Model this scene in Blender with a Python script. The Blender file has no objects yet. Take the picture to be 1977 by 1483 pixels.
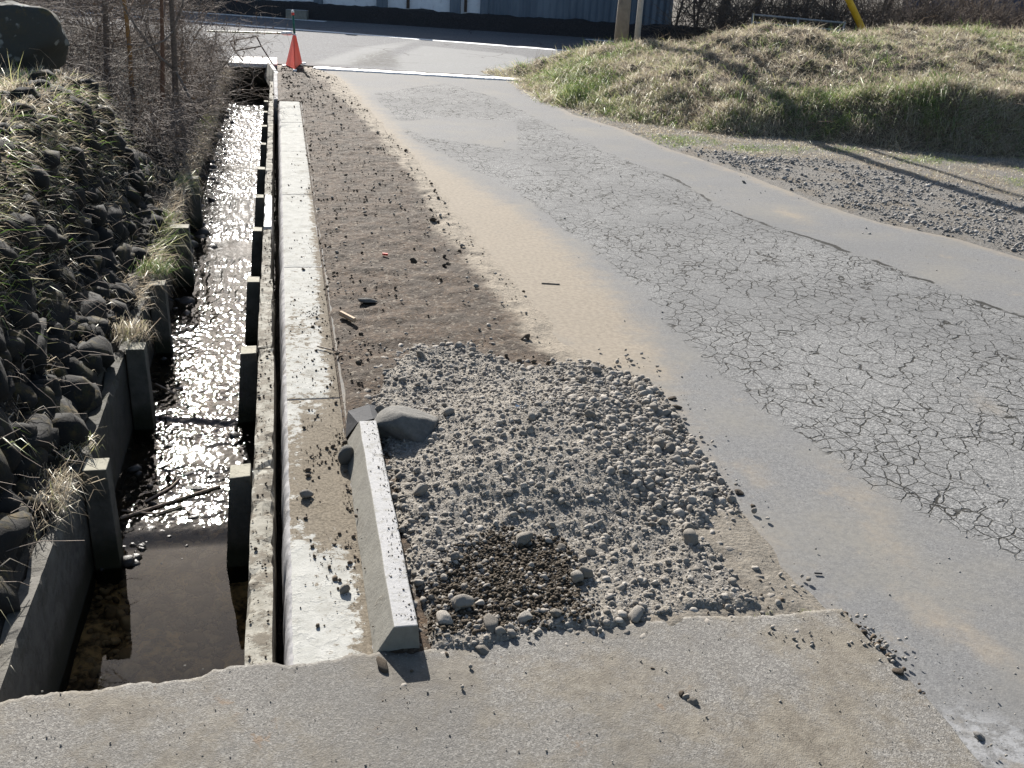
import bpy, math, random
import numpy as np
from mathutils import Matrix

# ---------------------------------------------------------------- camera, light, exposure
SC = bpy.context.scene
COL = SC.collection
F, CX, CY, H = 1923., 988., 741., 1.87      # photo: focal length in px, centre, camera height
def nrm(v): v = np.asarray(v, float); return v / np.linalg.norm(v)
_U = -nrm([730 - CX, -(5101 - CY), -F])
_D = nrm([533 - CX, CY + 134, -F]); _D = nrm(_D - _U * np.dot(_D, _U)); _R = np.cross(_D, _U)
CM = np.array([_R, _D, _U])
cam = bpy.data.objects.new('camera', bpy.data.cameras.new('camera'))
COL.objects.link(cam); SC.camera = cam
cam.data.sensor_width = 36; cam.data.lens = 36 * F / 1977
cam.data.clip_end = 2000; cam.data.clip_start = .02
m4 = np.eye(4); m4[:3, :3] = CM; m4[2, 3] = H
cam.matrix_world = Matrix(m4.tolist())

SUN_AZ, SUN_EL = -7.0, 28.0
world = bpy.data.worlds.new('World'); SC.world = world; world.use_nodes = True
wn = world.node_tree
sky = wn.nodes.new('ShaderNodeTexSky'); sky.sky_type = 'NISHITA'; sky.sun_disc = False
sky.sun_elevation = math.radians(SUN_EL); sky.sun_rotation = math.radians(SUN_AZ)
sky.air_density = 1.0; sky.dust_density = 1.2
wn.links.new(sky.outputs[0], wn.nodes['Background'].inputs[0])
wn.nodes['Background'].inputs[1].default_value = 0.062
sun = bpy.data.objects.new('sun', bpy.data.lights.new('sun', 'SUN')); COL.objects.link(sun)
sun.data.energy = 5.0; sun.data.angle = math.radians(.5); sun.data.color = (1, .96, .90)
sun.rotation_euler = (math.radians(90 - SUN_EL), 0, math.radians(-SUN_AZ + 180))
SC.view_settings.view_transform = 'Standard'; SC.view_settings.look = 'None'
SC.view_settings.exposure = 1.25; SC.view_settings.gamma = 1
SC.cycles.max_bounces = 6; SC.cycles.transparent_max_bounces = 12
SC.cycles.sample_clamp_indirect = 4

def ray(u, v): return CM @ nrm([(u - CX) / F, -(v - CY) / F, -1.])
def P(u, v, z=0.):                                # photo pixel -> point on the level z
    r = ray(u, v); return np.array([0, 0, H]) + r * ((z - H) / r[2])
def PY(u, v, y):                                  # photo pixel -> point on the plane at distance y
    r = ray(u, v); return np.array([0, 0, H]) + r * (y / r[1])
rng = np.random.default_rng(7)

# ---------------------------------------------------------------- noise
def _h(ix, iy, s):
    n = (ix.astype(np.int64) * 374761393 + iy.astype(np.int64) * 668265263 + s * 1274126177) & 0xffffffff
    n = ((n ^ (n >> 13)) * 1274126177) & 0xffffffff
    return ((n ^ (n >> 16)) & 0xffff) / 65535.
def noise(x, y, s=0):
    x = np.asarray(x, float); y = np.asarray(y, float)
    ix = np.floor(x); iy = np.floor(y); fx = x - ix; fy = y - iy
    fx = fx * fx * (3 - 2 * fx); fy = fy * fy * (3 - 2 * fy)
    a = _h(ix, iy, s); b = _h(ix + 1, iy, s); c = _h(ix, iy + 1, s); d = _h(ix + 1, iy + 1, s)
    return (a + (b - a) * fx) * (1 - fy) + (c + (d - c) * fx) * fy
def fbm(x, y, s=0, o=4, g=.5):
    r = 0; a = 1; t = 0
    for i in range(o):
        r = r + a * noise(x * 2 ** i + i * 17.3, y * 2 ** i - i * 9.1, s + i); t += a; a *= g
    return r / t * 2 - 1
def sst(a, b, x):
    t = np.clip((x - a) / (b - a), 0, 1); return t * t * (3 - 2 * t)
def sdist(x, y, poly):                            # signed distance, positive inside
    x = np.asarray(x, float); y = np.asarray(y, float)
    d = np.full(x.shape, 1e9); ins = np.zeros(x.shape, bool); n = len(poly)
    for i in range(n):
        ax, ay = poly[i][:2]; bx, by = poly[(i + 1) % n][:2]
        ex, ey = bx - ax, by - ay
        t = np.clip(((x - ax) * ex + (y - ay) * ey) / (ex * ex + ey * ey + 1e-12), 0, 1)
        d = np.minimum(d, np.hypot(x - ax - t * ex, y - ay - t * ey))
        c = ((ay > y) != (by > y)) & (x < (bx - ax) * (y - ay) / (by - ay + 1e-12) + ax); ins ^= c
    return np.where(ins, d, -d)
def pix(pts, z=0.): return [tuple(P(u, v, z)[:2]) for u, v in pts]

# ---------------------------------------------------------------- mesh helpers
def mk(name, V, Fc, mat, parent=None, smooth=False, at=None, attrs=None, origin=None):
    """one mesh object from world-space vertices; top-level things get their origin at their base"""
    V = np.asarray(V, np.float32)
    if parent is not None: o0 = np.array(parent.get('_o', (0, 0, 0)), float)
    elif origin == 'zero': o0 = np.zeros(3)
    elif at is not None: o0 = np.asarray(at, float)
    else: o0 = np.array([(V[:, 0].min() + V[:, 0].max()) / 2, (V[:, 1].min() + V[:, 1].max()) / 2, V[:, 2].min()])
    me = bpy.data.meshes.new(name)
    W = (V - o0.astype(np.float32))
    if isinstance(Fc, np.ndarray):
        k = Fc.shape[1]; n = len(Fc)
        me.vertices.add(len(W)); me.vertices.foreach_set('co', W.ravel())
        me.loops.add(n * k); me.loops.foreach_set('vertex_index', Fc.astype(np.int32).ravel())
        me.polygons.add(n); me.polygons.foreach_set('loop_start', np.arange(0, n * k, k, dtype=np.int32))
        me.update(calc_edges=True); me.validate()
    else:
        me.from_pydata([tuple(map(float, w)) for w in W], [], [tuple(map(int, f)) for f in Fc]); me.update()
    if attrs:
        for kx, val in attrs.items():
            a = me.attributes.new(kx, 'FLOAT', 'POINT'); a.data.foreach_set('value', np.asarray(val, np.float32).ravel())
    if smooth: me.polygons.foreach_set('use_smooth', np.ones(len(me.polygons), bool))
    me.materials.append(mat)
    o = bpy.data.objects.new(name, me); COL.objects.link(o)
    if parent is not None: o.parent = parent; o.location = (0, 0, 0); o['_o'] = tuple(map(float, o0))
    else: o.location = tuple(map(float, o0)); o['_o'] = tuple(map(float, o0))
    return o
def empty(name, loc):
    o = bpy.data.objects.new(name, None); COL.objects.link(o)
    o.location = tuple(map(float, loc)); o['_o'] = tuple(map(float, loc)); o.empty_display_size = .1
    return o
def tag(o, label, cat, group=None, kind=None):
    o['label'] = label; o['category'] = cat
    if group: o['group'] = group
    if kind: o['kind'] = kind
    return o
def struct(o): o['kind'] = 'structure'; return o

def grid(X, Y, Z):
    n, m = X.shape
    V = np.stack([X, Y, Z], -1).reshape(-1, 3); i = np.arange(n * m).reshape(n, m)
    q = np.stack([i[:-1, :-1], i[:-1, 1:], i[1:, 1:], i[1:, :-1]], -1).reshape(-1, 4)
    a = V[q[0, 1]] - V[q[0, 0]]; b = V[q[0, 3]] - V[q[0, 0]]
    if np.cross(a, b)[2] < 0: q = q[:, ::-1]
    return V, q
class MB:
    """collects shapes into one mesh"""
    def __init__(s): s.V = []; s.F = []
    def add(s, V, Fc):
        b = len(s.V); s.V += [tuple(v) for v in V]; s.F += [tuple(i + b for i in f) for f in Fc]
    def box(s, x0, x1, y0, y1, z0, z1): s.hexa([(x0, y0, z0), (x1, y0, z0), (x1, y1, z0), (x0, y1, z0), (x0, y0, z1), (x1, y0, z1), (x1, y1, z1), (x0, y1, z1)])
    def hexa(s, c): s.add(c, [(0, 3, 2, 1), (4, 5, 6, 7), (0, 1, 5, 4), (1, 2, 6, 5), (2, 3, 7, 6), (3, 0, 4, 7)])
    def prism(s, sec, p0, p1):       # closed section of (x,z) run along y from p0 to p1 (offset dicts)
        n = len(sec); V = [(x, p0, z) for x, z in sec] + [(x, p1, z) for x, z in sec]
        s.add(V, [tuple(range(n)), tuple(range(2 * n - 1, n - 1, -1))] + [(i, i + n, (i + 1) % n + n, (i + 1) % n) for i in range(n)])
    def tube(s, pts, rad, k=8, cap=True):
        pts = [np.asarray(p, float) for p in pts]; rad = rad if hasattr(rad, '__len__') else [rad] * len(pts)
        V = []
        for i, p in enumerate(pts):
            t = nrm(pts[min(i + 1, len(pts) - 1)] - pts[max(i - 1, 0)])
            a = np.cross(t, [0, 0, 1.]) if abs(t[2]) < .9 else np.cross(t, [1., 0, 0]); a = nrm(a); b = np.cross(t, a)
            for j in range(k):
                w = 2 * math.pi * j / k; V.append(p + rad[i] * (a * math.cos(w) + b * math.sin(w)))
        Fc = [(i * k + j, i * k + (j + 1) % k, (i + 1) * k + (j + 1) % k, (i + 1) * k + j) for i in range(len(pts) - 1) for j in range(k)]
        if cap: Fc += [tuple(range(k))[::-1], tuple((len(pts) - 1) * k + j for j in range(k))]
        s.add(V, Fc)
    def build(s, name, mat, parent=None, smooth=False, bevel=0, **kw):
        o = mk(name, s.V, s.F, mat, parent, smooth, **kw)
        if bevel:
            b = o.modifiers.new('bevel', 'BEVEL'); b.width = bevel; b.segments = 2; b.limit_method = 'ANGLE'
        return o
def rough_box(name, x0, x1, y0, y1, z0, z1, mat, parent=None, st=.03, amp=.004, seed=0, **kw):
    """concrete box with a fine surface grid, worn and chipped along its edges"""
    import bmesh
    bm = bmesh.new(); bmesh.ops.create_cube(bm, size=1)
    for v in bm.verts: v.co = ((x0 + x1) / 2 + v.co.x * (x1 - x0), (y0 + y1) / 2 + v.co.y * (y1 - y0), (z0 + z1) / 2 + v.co.z * (z1 - z0))
    for ax, L in ((0, x1 - x0), (1, y1 - y0), (2, z1 - z0)):
        k = min(120, int(L / st))
        for i in range(1, k):
            no = [0, 0, 0]; no[ax] = 1; co = [0, 0, 0]; co[ax] = (x0, y0, z0)[ax] + L * i / k
            bmesh.ops.bisect_plane(bm, geom=bm.verts[:] + bm.edges[:] + bm.faces[:], plane_co=co, plane_no=no)
    bm.verts.ensure_lookup_table()
    V = np.array([v.co[:] for v in bm.verts]); c = np.array([(x0 + x1) / 2, (y0 + y1) / 2, (z0 + z1) / 2]); hs = np.array([x1 - x0, y1 - y0, z1 - z0]) / 2
    q = np.abs(V - c) / hs; ne = (q > .999).sum(1)
    chip = np.clip(fbm(V[:, 1] * 9 + V[:, 2] * 7, V[:, 0] * 9 + V[:, 2] * 5, seed, 3) - .05, 0, 1)
    ins = (ne >= 2) * (amp * .6 + chip * amp * 4)
    V = V - np.sign(V - c) * (q > .999) * ins[:, None]
    V[:, 2] += fbm(V[:, 0] * 8, V[:, 1] * 8, seed + 5, 3) * amp * .5
    V[:, 0] += fbm(V[:, 2] * 8, V[:, 1] * 8, seed + 6, 3) * amp * .5
    Fc = [[v.index for v in f.verts] for f in bm.faces]; bm.free()
    return mk(name, V, Fc, mat, parent, **kw)

# ---- rocks
def ico(sub):
    import bmesh
    bm = bmesh.new(); bmesh.ops.create_icosphere(bm, subdivisions=sub, radius=1)
    V = np.array([v.co[:] for v in bm.verts]); Fc = np.array([[v.index for v in f.verts] for f in bm.faces]); bm.free(); return V, Fc
ICO = {k: ico(k) for k in (1, 2, 3, 4)}
def rock(sub, seed, planes=9, ang=.75, rough=.05, flat=.75, dlo=.62):
    r = np.random.default_rng(seed); V, Fc = ICO[sub]
    N = r.normal(size=(planes, 3)); N /= np.linalg.norm(N, axis=1)[:, None]; D = r.uniform(dlo, dlo + .38, planes)
    dt = V @ N.T; rr = np.where(dt > .05, D / np.maximum(dt, .05), 9).min(1); rr = np.minimum(rr, 1.25)
    rr = 1 * (1 - ang) + rr * ang
    f = 2.2
    rr = rr + rough * fbm(V[:, 0] * f + V[:, 2] * 1.7, V[:, 1] * f - V[:, 2] * 1.3, seed, 4)
    if sub > 2: rr = rr + rough * .5 * fbm(V[:, 0] * 6 + V[:, 2] * 5, V[:, 1] * 6 - V[:, 2] * 4, seed + 9, 4, .7)
    return V * rr[:, None] * np.array([1, r.uniform(.7, 1), flat * r.uniform(.7, 1.1)]), Fc
def rotm(r, n, tilt=.5):
    a = r.uniform(0, 6.283, n); b = r.normal(0, tilt, n); c = r.normal(0, tilt, n)
    ca, sa, cb, sb, cc, sc = np.cos(a), np.sin(a), np.cos(b), np.sin(b), np.cos(c), np.sin(c); z = np.zeros(n); o = np.ones(n)
    Rz = np.stack([ca, -sa, z, sa, ca, z, z, z, o], -1).reshape(n, 3, 3)
    Rx = np.stack([o, z, z, z, cb, -sb, z, sb, cb], -1).reshape(n, 3, 3)
    Ry = np.stack([cc, z, sc, z, o, z, -sc, z, cc], -1).reshape(n, 3, 3)
    return Rz @ Rx @ Ry
def scatter(pos, size, variants, seed, tilt=.5, tint=None):
    """many small stones in one mesh: returns V, F, tint"""
    r = np.random.default_rng(seed); n = len(pos); vi = r.integers(0, len(variants), n); R = rotm(r, n, tilt)
    Vs = []; Fs = []; T = []; b = 0
    tint = r.uniform(0, 1, n) if tint is None else tint
    for k, (rv, rf) in enumerate(variants):
        idx = np.where(vi == k)[0]
        if not len(idx): continue
        W = np.einsum('nij,vj->nvi', R[idx], rv) * size[idx][:, None, None] + pos[idx][:, None, :]
        Vs.append(W.reshape(-1, 3)); nv = len(rv)
        Fs.append((rf[None] + (np.arange(len(idx)) * nv)[:, None, None] + b).reshape(-1, 3)); b += nv * len(idx)
        T.append(np.repeat(tint[idx], nv))
    return np.concatenate(Vs), np.concatenate(Fs), np.concatenate(T)
# ---- grass blades (5-vertex bent strips)
def blades(base, d, L, w, droop, r, tint):
    n = len(base); d = d / np.linalg.norm(d, axis=1)[:, None]
    side = np.cross(d, r.normal(size=(n, 3))); side /= np.linalg.norm(side, axis=1)[:, None]; side *= w[:, None] * .5
    g = np.zeros((n, 3)); g[:, 2] = -1
    m = base + d * (L * .5)[:, None]; d2 = d + g * droop[:, None]; d2 /= np.linalg.norm(d2, axis=1)[:, None]
    tip = m + d2 * (L * .5)[:, None]
    V = np.stack([base - side, base + side, m - side * .8, m + side * .8, tip], 1).reshape(-1, 3)
    i = np.arange(n)[:, None] * 5
    Fc = np.concatenate([i + [0, 1, 3], i + [0, 3, 2], i + [2, 3, 4]], 1).reshape(-1, 3)
    return V, Fc, np.repeat(tint, 5)
# ---- twigs: straight pieces as thin 3-sided prisms, all numpy
def prisms(S, k=3):
    A = np.array([s[0] for s in S]); B = np.array([s[1] for s in S]); ra = np.array([s[2] for s in S]); rb = np.array([s[3] for s in S])
    t = B - A; t /= np.linalg.norm(t, axis=1)[:, None] + 1e-9
    ref = np.where(np.abs(t[:, 2:3]) < .9, [[0, 0, 1.]], [[1., 0, 0]]); a = np.cross(t, ref); a /= np.linalg.norm(a, axis=1)[:, None]; b = np.cross(t, a)
    V = []
    for (Q, rr) in ((A, ra), (B, rb)):
        for j in range(k):
            w = 2 * math.pi * j / k; V.append(Q + rr[:, None] * (a * math.cos(w) + b * math.sin(w)))
    V = np.stack(V, 1).reshape(-1, 3); i = np.arange(len(S))[:, None] * 2 * k
    Fc = np.concatenate([i + [j, (j + 1) % k, (j + 1) % k + k, j + k] for j in range(k)], 1).reshape(-1, 4)
    return V, Fc
def branch(out, p, d, L, r0, lvl, rr, kids=5, bend=.25, up=.15, thick=None):
    n = 5 if lvl > 1 else 3; q = np.array(p, float); d = nrm(d); pts = [q]; 
    for i in range(n):
        tr_ = lvl == 3
        d = nrm(d + rr.normal(0, bend, 3) * (.22 if tr_ else .6) + np.array([0, 0, up * (1 if lvl > 0 else -.6)]))
        q2 = q + d * L / n; tp = .5 if tr_ else .75; ra = r0 * (1 - tp * i / n); rb = r0 * (1 - tp * (i + 1) / n)
        out.append((q, q2, ra, rb, lvl)); q = q2; pts.append(q)
        if lvl > 0 and i >= (1 if lvl > 1 else 0):
            for _ in range(max(1, int(round(kids / n + rr.uniform(-.4, .6))))):
                dd = nrm(d + rr.normal(0, .75, 3)); branch(out, q, dd, L * rr.uniform(.35, .6), max(rb * .55, .0012), lvl - 1, rr, kids, bend, up)

# ---------------------------------------------------------------- material helpers
class N:
    def __init__(s, name):
        s.m = bpy.data.materials.new(name); s.m.use_nodes = True; s.t = s.m.node_tree; s.n = s.t.nodes
        s.b = s.n['Principled BSDF']; s.o = s.n['Material Output']; s.co = s.n.new('ShaderNodeTexCoord').outputs['Object']
        s.b.inputs['Specular IOR Level'].default_value = .35
    def world(s): s.co = s.n.new('ShaderNodeNewGeometry').outputs['Position']; return s
    def l(s, a, b): s.t.links.new(a, b)
    def put(s, sock, v):
        if isinstance(v, bpy.types.NodeSocket): s.l(v, sock)
        elif isinstance(v, (tuple, list)): sock.default_value = (*v, 1) if len(v) == 3 and len(sock.default_value) == 4 else v
        else: sock.default_value = v
    def noise(s, sc, det=4, ro=.6, co=None, dist=0):
        x = s.n.new('ShaderNodeTexNoise'); x.inputs['Scale'].default_value = sc; x.inputs['Detail'].default_value = det
        x.inputs['Roughness'].default_value = ro; x.inputs['Distortion'].default_value = dist; s.l(co or s.co, x.inputs['Vector']); return x.outputs['Fac']
    def noisec(s, sc, det=2, co=None):
        x = s.n.new('ShaderNodeTexNoise'); x.inputs['Scale'].default_value = sc; x.inputs['Detail'].default_value = det; s.l(co or s.co, x.inputs['Vector']); return x.outputs['Color']
    def vor(s, sc, feat='F1', out='Distance', co=None, rnd=1):
        x = s.n.new('ShaderNodeTexVoronoi'); x.feature = feat; x.inputs['Scale'].default_value = sc; x.inputs['Randomness'].default_value = rnd; s.l(co or s.co, x.inputs['Vector']); return x.outputs[out]
    def scale(s, v, co=None):
        x = s.n.new('ShaderNodeMapping'); x.inputs['Scale'].default_value = v; s.l(co or s.co, x.inputs['Vector']); return x.outputs[0]
    def warp(s, amt, sc, co=None):
        co = co or s.co; c = s.noisec(sc, 3, co); a = s.n.new('ShaderNodeVectorMath'); a.operation = 'MULTIPLY_ADD'
        s.l(c, a.inputs[0]); a.inputs[1].default_value = (amt,) * 3; s.l(co, a.inputs[2]); return a.outputs[0]
    def rmp(s, v, a, b, lo=0., hi=1., smooth=True):
        x = s.n.new('ShaderNodeMapRange'); x.interpolation_type = 'SMOOTHSTEP' if smooth else 'LINEAR'
        s.put(x.inputs['Value'], v)
        for k, q in (('From Min', a), ('From Max', b), ('To Min', lo), ('To Max', hi)): x.inputs[k].default_value = q
        return x.outputs[0]
    def mix(s, f, a, b, mode='MIX'):
        x = s.n.new('ShaderNodeMix'); x.data_type = 'RGBA'; x.blend_type = mode
        s.put(x.inputs[0], f); s.put(x.inputs[6], a); s.put(x.inputs[7], b); return x.outputs[2]
    def ma(s, op, a, b=0., c=0.):
        x = s.n.new('ShaderNodeMath'); x.operation = op; s.put(x.inputs[0], a); s.put(x.inputs[1], b); s.put(x.inputs[2], c); return x.outputs[0]
    def attr(s, name):
        x = s.n.new('ShaderNodeAttribute'); x.attribute_name = name; return x.outputs['Fac']
    def xyz(s, co=None):
        x = s.n.new('ShaderNodeSeparateXYZ'); s.l(co or s.co, x.inputs[0]); return x.outputs
    def bump(s, h, st=.5, d=.01):
        x = s.n.new('ShaderNodeBump'); x.inputs['Strength'].default_value = st; x.inputs['Distance'].default_value = d
        s.l(h, x.inputs['Height']); s.l(x.outputs[0], s.b.inputs['Normal']); return x
    def done(s, col, rough=.85, **k):
        s.put(s.b.inputs['Base Color'], col); s.put(s.b.inputs['Roughness'], rough)
        for a, v in k.items(): s.put(s.b.inputs[a.replace('_', ' ')], v)
        return s.m
def simple(name, a, b, sc=30, rough=.8, bs=.4, bd=.004, **k):
    s = N(name); f = s.noise(sc, 5, .65); s.bump(s.noise(sc * 3, 4, .7), bs, bd)
    return s.done(s.mix(s.rmp(f, .3, .7), a, b), rough, **k)

def speckle(s, base, dark, light, sc, co=None):       # asphalt / concrete aggregate
    v = s.vor(sc, out='Color', co=co); g = s.xyz(v)[0]
    c = s.mix(s.rmp(g, .55, .95), base, light); return s.mix(s.rmp(g, .28, .05), c, dark)

# old asphalt with alligator cracks and wind-blown sand
def mat_road():
    s = N('asphalt_cracked').world()
    base = speckle(s, (.162, .160, .155), (.050, .050, .050), (.34, .335, .32), 150)
    fine = s.mix(.5, base, speckle(s, (.15, .148, .145), (.09, .09, .09), (.25, .25, .24), 420))
    base = s.mix(.55, base, fine)
    big = s.noise(.9, 5, .6); base = s.mix(s.rmp(big, .35, .7), base, s.mix(.45, base, (.10, .10, .10)))
    smoothc = s.mix(.5, speckle(s, (.150, .148, .146), (.095, .093, .092), (.22, .218, .21), 160), speckle(s, (.150, .148, .146), (.085, .083, .082), (.23, .228, .22), 420))
    smoothc = s.mix(s.rmp(s.noise(1.7, 4), .4, .75), smoothc, (.185, .175, .155))
    crk = s.attr('crack')
    w1 = s.warp(.18, 3.2, s.scale((1, .8, 1))); w2 = s.warp(.05, 16, w1)
    d1 = s.vor(6.4, 'DISTANCE_TO_EDGE', co=w2); d2 = s.vor(11, 'DISTANCE_TO_EDGE', co=s.warp(.05, 9)); 
    wid = s.rmp(s.noise(2.3, 5, .7), .36, .68, .003, .032)
    c1 = s.ma('SUBTRACT', 1, s.ma('MULTIPLY', d1, s.ma('DIVIDE', 1., wid))); c1 = s.rmp(c1, 0., .6)
    c2 = s.rmp(d2, .034, .010); c2 = s.ma('MULTIPLY', c2, s.rmp(s.noise(1.6, 4), .42, .52))
    cr = s.ma('MAXIMUM', s.ma('MULTIPLY', c1, s.ma('MULTIPLY', s.rmp(s.noise(1.3, 5, .65), .26, .40), s.rmp(s.noise(5, 3, .6), .30, .48, .25, 1))), c2)
    cr = s.ma('MULTIPLY', cr, s.rmp(crk, .35, .6)); 
    edge = s.ma('SUBTRACT', 1., s.ma('MULTIPLY', s.ma('ABSOLUTE', s.ma('SUBTRACT', s.ma('ADD', crk, s.ma('MULTIPLY', s.ma('SUBTRACT', s.noise(9, 4), .5), .3)), .5)), 7.)); edge = s.ma('MULTIPLY', s.rmp(edge, 0., .5), s.attr('seam')); cr = s.ma('MAXIMUM', cr, s.ma('MULTIPLY', edge, s.rmp(s.noise(3, 4), .45, .55)))
    col = s.mix(s.rmp(crk, .1, .9), smoothc, base); col = s.mix(s.ma('MULTIPLY', s.rmp(s.noise(38, 5, .75), .42, .62), .35), col, (.098, .098, .098)); col = s.mix(s.rmp(s.noise(.45, 4, .6), .45, .65, 0, .35), col, (.125, .124, .122))
    rubbly = s.attr('rubbly'); col = s.mix(s.ma('MULTIPLY', rubbly, s.rmp(s.noise(26, 4, .7), .42, .6)), col, (.25, .25, .25))
    sand = s.attr('sand'); sn = s.noise(7, 6, .7); st = s.noise(2.2, 4, .6, s.scale((1, .35, 1)))
    sf = s.ma('ADD', sand, s.ma('MULTIPLY', s.ma('SUBTRACT', sn, .5), 1.15)); sf = s.ma('MULTIPLY', s.rmp(sf, .15, .95), .88)
    cpat = s.rmp(s.noise(3.2, 5, .7), .60, .74, 0, .55)
    sf = s.ma('MAXIMUM', sf, s.ma('MULTIPLY', cpat, s.rmp(crk, .2, .5, .9, .25)))
    sandc = s.mix(s.rmp(s.noise(40, 5), .3, .7), (.205, .170, .128), (.275, .234, .178))
    col = s.mix(sf, col, sandc)
    cr = s.ma('MULTIPLY', cr, s.rmp(sf, .5, 1., 1., .45))
    col = s.mix(s.ma('MULTIPLY', cr, .95), col, (.014, .013, .010))
    peb = s.vor(26, out='Distance', co=s.co); pm = s.ma('MULTIPLY', s.rmp(peb, .12, .07), s.rmp(s.noise(60, 1), .56, .6)); col = s.mix(s.ma('MULTIPLY', pm, .7), col, (.05, .045, .04))
    h = s.ma('ADD', s.ma('MULTIPLY', s.vor(150), s.rmp(crk, .3, .6, .12, .34)), s.ma('MULTIPLY', s.noise(420, 2), .12))
    h = s.ma('SUBTRACT', h, s.ma('MULTIPLY', cr, 1.5)); h = s.ma('ADD', h, s.ma('MULTIPLY', pm, .8))
    s.bump(h, .55, .006)
    s.b.inputs['Specular IOR Level'].default_value = .18; return s.done(col, .9)
def mat_mainroad():
    s = N('asphalt_main_road').world()
    c = speckle(s, (.125, .125, .13), (.08, .08, .08), (.19, .19, .19), 60)
    c = s.mix(s.rmp(s.noise(1.2, 4, .6, s.scale((.25, 1.2, 1))), .35, .7), c, s.mix(.6, c, (.12, .12, .12)))
    p = s.attr('patch'); c = s.mix(s.ma('MULTIPLY', p, .55), c, (.26, .26, .25)); s.b.inputs['Specular IOR Level'].default_value = .12; d = s.attr('worn')
    c = s.mix(s.ma('MULTIPLY', s.ma('MULTIPLY', d, s.rmp(s.noise(9, 4, .7), .4, .55)), .7), c, (.07, .065, .055))
    cr = s.rmp(s.vor(.9, 'DISTANCE_TO_EDGE', co=s.warp(.5, 1.5)), .02, .006); cr = s.ma('MULTIPLY', cr, s.rmp(s.noise(.6, 2), .5, .6))
    c = s.mix(s.ma('MULTIPLY', cr, .7), c, (.05, .045, .04)); s.bump(s.noise(150, 3), .4, .004)
    return s.done(c, .92)
def mat_slab():
    s = N('concrete_driveway').world()
    c = speckle(s, (.112, .103, .088), (.034, .031, .027), (.29, .275, .245), 210)
    c = s.mix(.5, c, speckle(s, (.15, .14, .125), (.07, .065, .06), (.27, .255, .235), 620))
    dirt = s.noise(2.6, 7, .72); df = s.rmp(dirt, .43, .60)
    c = s.mix(s.ma('MULTIPLY', df, .75), c, s.mix(s.rmp(s.noise(22, 5, .7), .35, .65), (.105, .086, .060), (.185, .160, .120)))
    st = s.rmp(s.noise(5.5, 5, .75, s.warp(.2, 3)), .63, .72); c = s.mix(s.ma('MULTIPLY', st, .8), c, (.17, .115, .07))
    c = s.mix(s.ma('MULTIPLY', s.rmp(s.noise(1.1, 3), .5, .75), .5), c, (.12, .115, .11))
    c = s.mix(s.rmp(s.noise(.7, 4, .6), .42, .62, 0, .5), c, (.085, .08, .073)); hc = s.rmp(s.vor(1.3, 'DISTANCE_TO_EDGE', co=s.warp(.5, 2.5)), .006, .002); c = s.mix(s.ma('MULTIPLY', hc, s.rmp(s.noise(1.2, 3), .52, .62, 0, .6)), c, (.04, .036, .03)); pit = s.rmp(s.vor(95), .13, .05); pit = s.ma('MULTIPLY', pit, s.rmp(s.noise(18, 3), .46, .56)); c = s.mix(s.ma('MULTIPLY', pit, .85), c, (.03, .028, .025))
    h = s.ma('ADD', s.ma('MULTIPLY', s.vor(260), .35), s.ma('MULTIPLY', s.noise(55, 6, .75), .9)); h = s.ma('SUBTRACT', h, s.ma('MULTIPLY', pit, .8))
    s.bump(h, .5, .006); return s.done(c, .85)
def mat_conc(name, base, dark, light, dirt=(.16, .13, .095), damt=.5, thr=.5, wear=.6, sc=1, wet=False):
    s = N(name).world()
    c = s.mix(s.rmp(s.noise(14 * sc, 6, .7), .3, .7), base, light); c = s.mix(s.rmp(s.noise(5 * sc, 5, .65), .52, .75), c, dark)
    g = s.vor(300 * sc); c = s.mix(s.rmp(g, .18, .08, 0, .5), c, dark)
    s.dirtf = s.rmp(s.noise(11, 7, .75), thr, thr + .1)
    c = s.mix(s.ma('MULTIPLY', s.dirtf, damt), c, dirt)
    h = s.ma('ADD', s.noise(60 * sc, 6, .75), s.ma('MULTIPLY', s.dirtf, .6)); s.bump(h, .45, .006)
    return s, c
def mat_dirt():
    s = N('damp_soil').world()
    n = s.noise(4.5, 8, .7); f = s.noise(45, 6, .75)
    c = s.mix(s.rmp(f, .3, .72), (.022, .013, .007), (.105, .066, .036)); c = s.mix(s.rmp(n, .42, .60), c, s.mix(.75, c, (.034, .024, .015)))
    dry = s.attr('dry'); c = s.mix(s.rmp(s.ma('ADD', dry, s.ma('MULTIPLY', s.ma('SUBTRACT', s.noise(9, 6, .75), .5), 1.0)), .35, .95), c, s.mix(s.rmp(s.noise(40, 5), .3, .7), (.205, .170, .128), (.275, .234, .178)))
    c = s.mix(s.ma('MULTIPLY', s.attr('greyed'), .85), c, s.mix(s.rmp(f, .3, .7), (.115, .100, .080), (.21, .188, .155)))
    g = s.vor(70, out='Color'); gx = s.xyz(g)[0]; c = s.mix(s.rmp(gx, .88, .97, 0, .75), c, (.20, .17, .13))
    h = s.ma('ADD', s.ma('MULTIPLY', s.noise(38, 7, .8), 1.), s.ma('MULTIPLY', s.vor(70), -.35)); s.bump(h, .8, .012)
    return s.done(c, .92)
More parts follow.
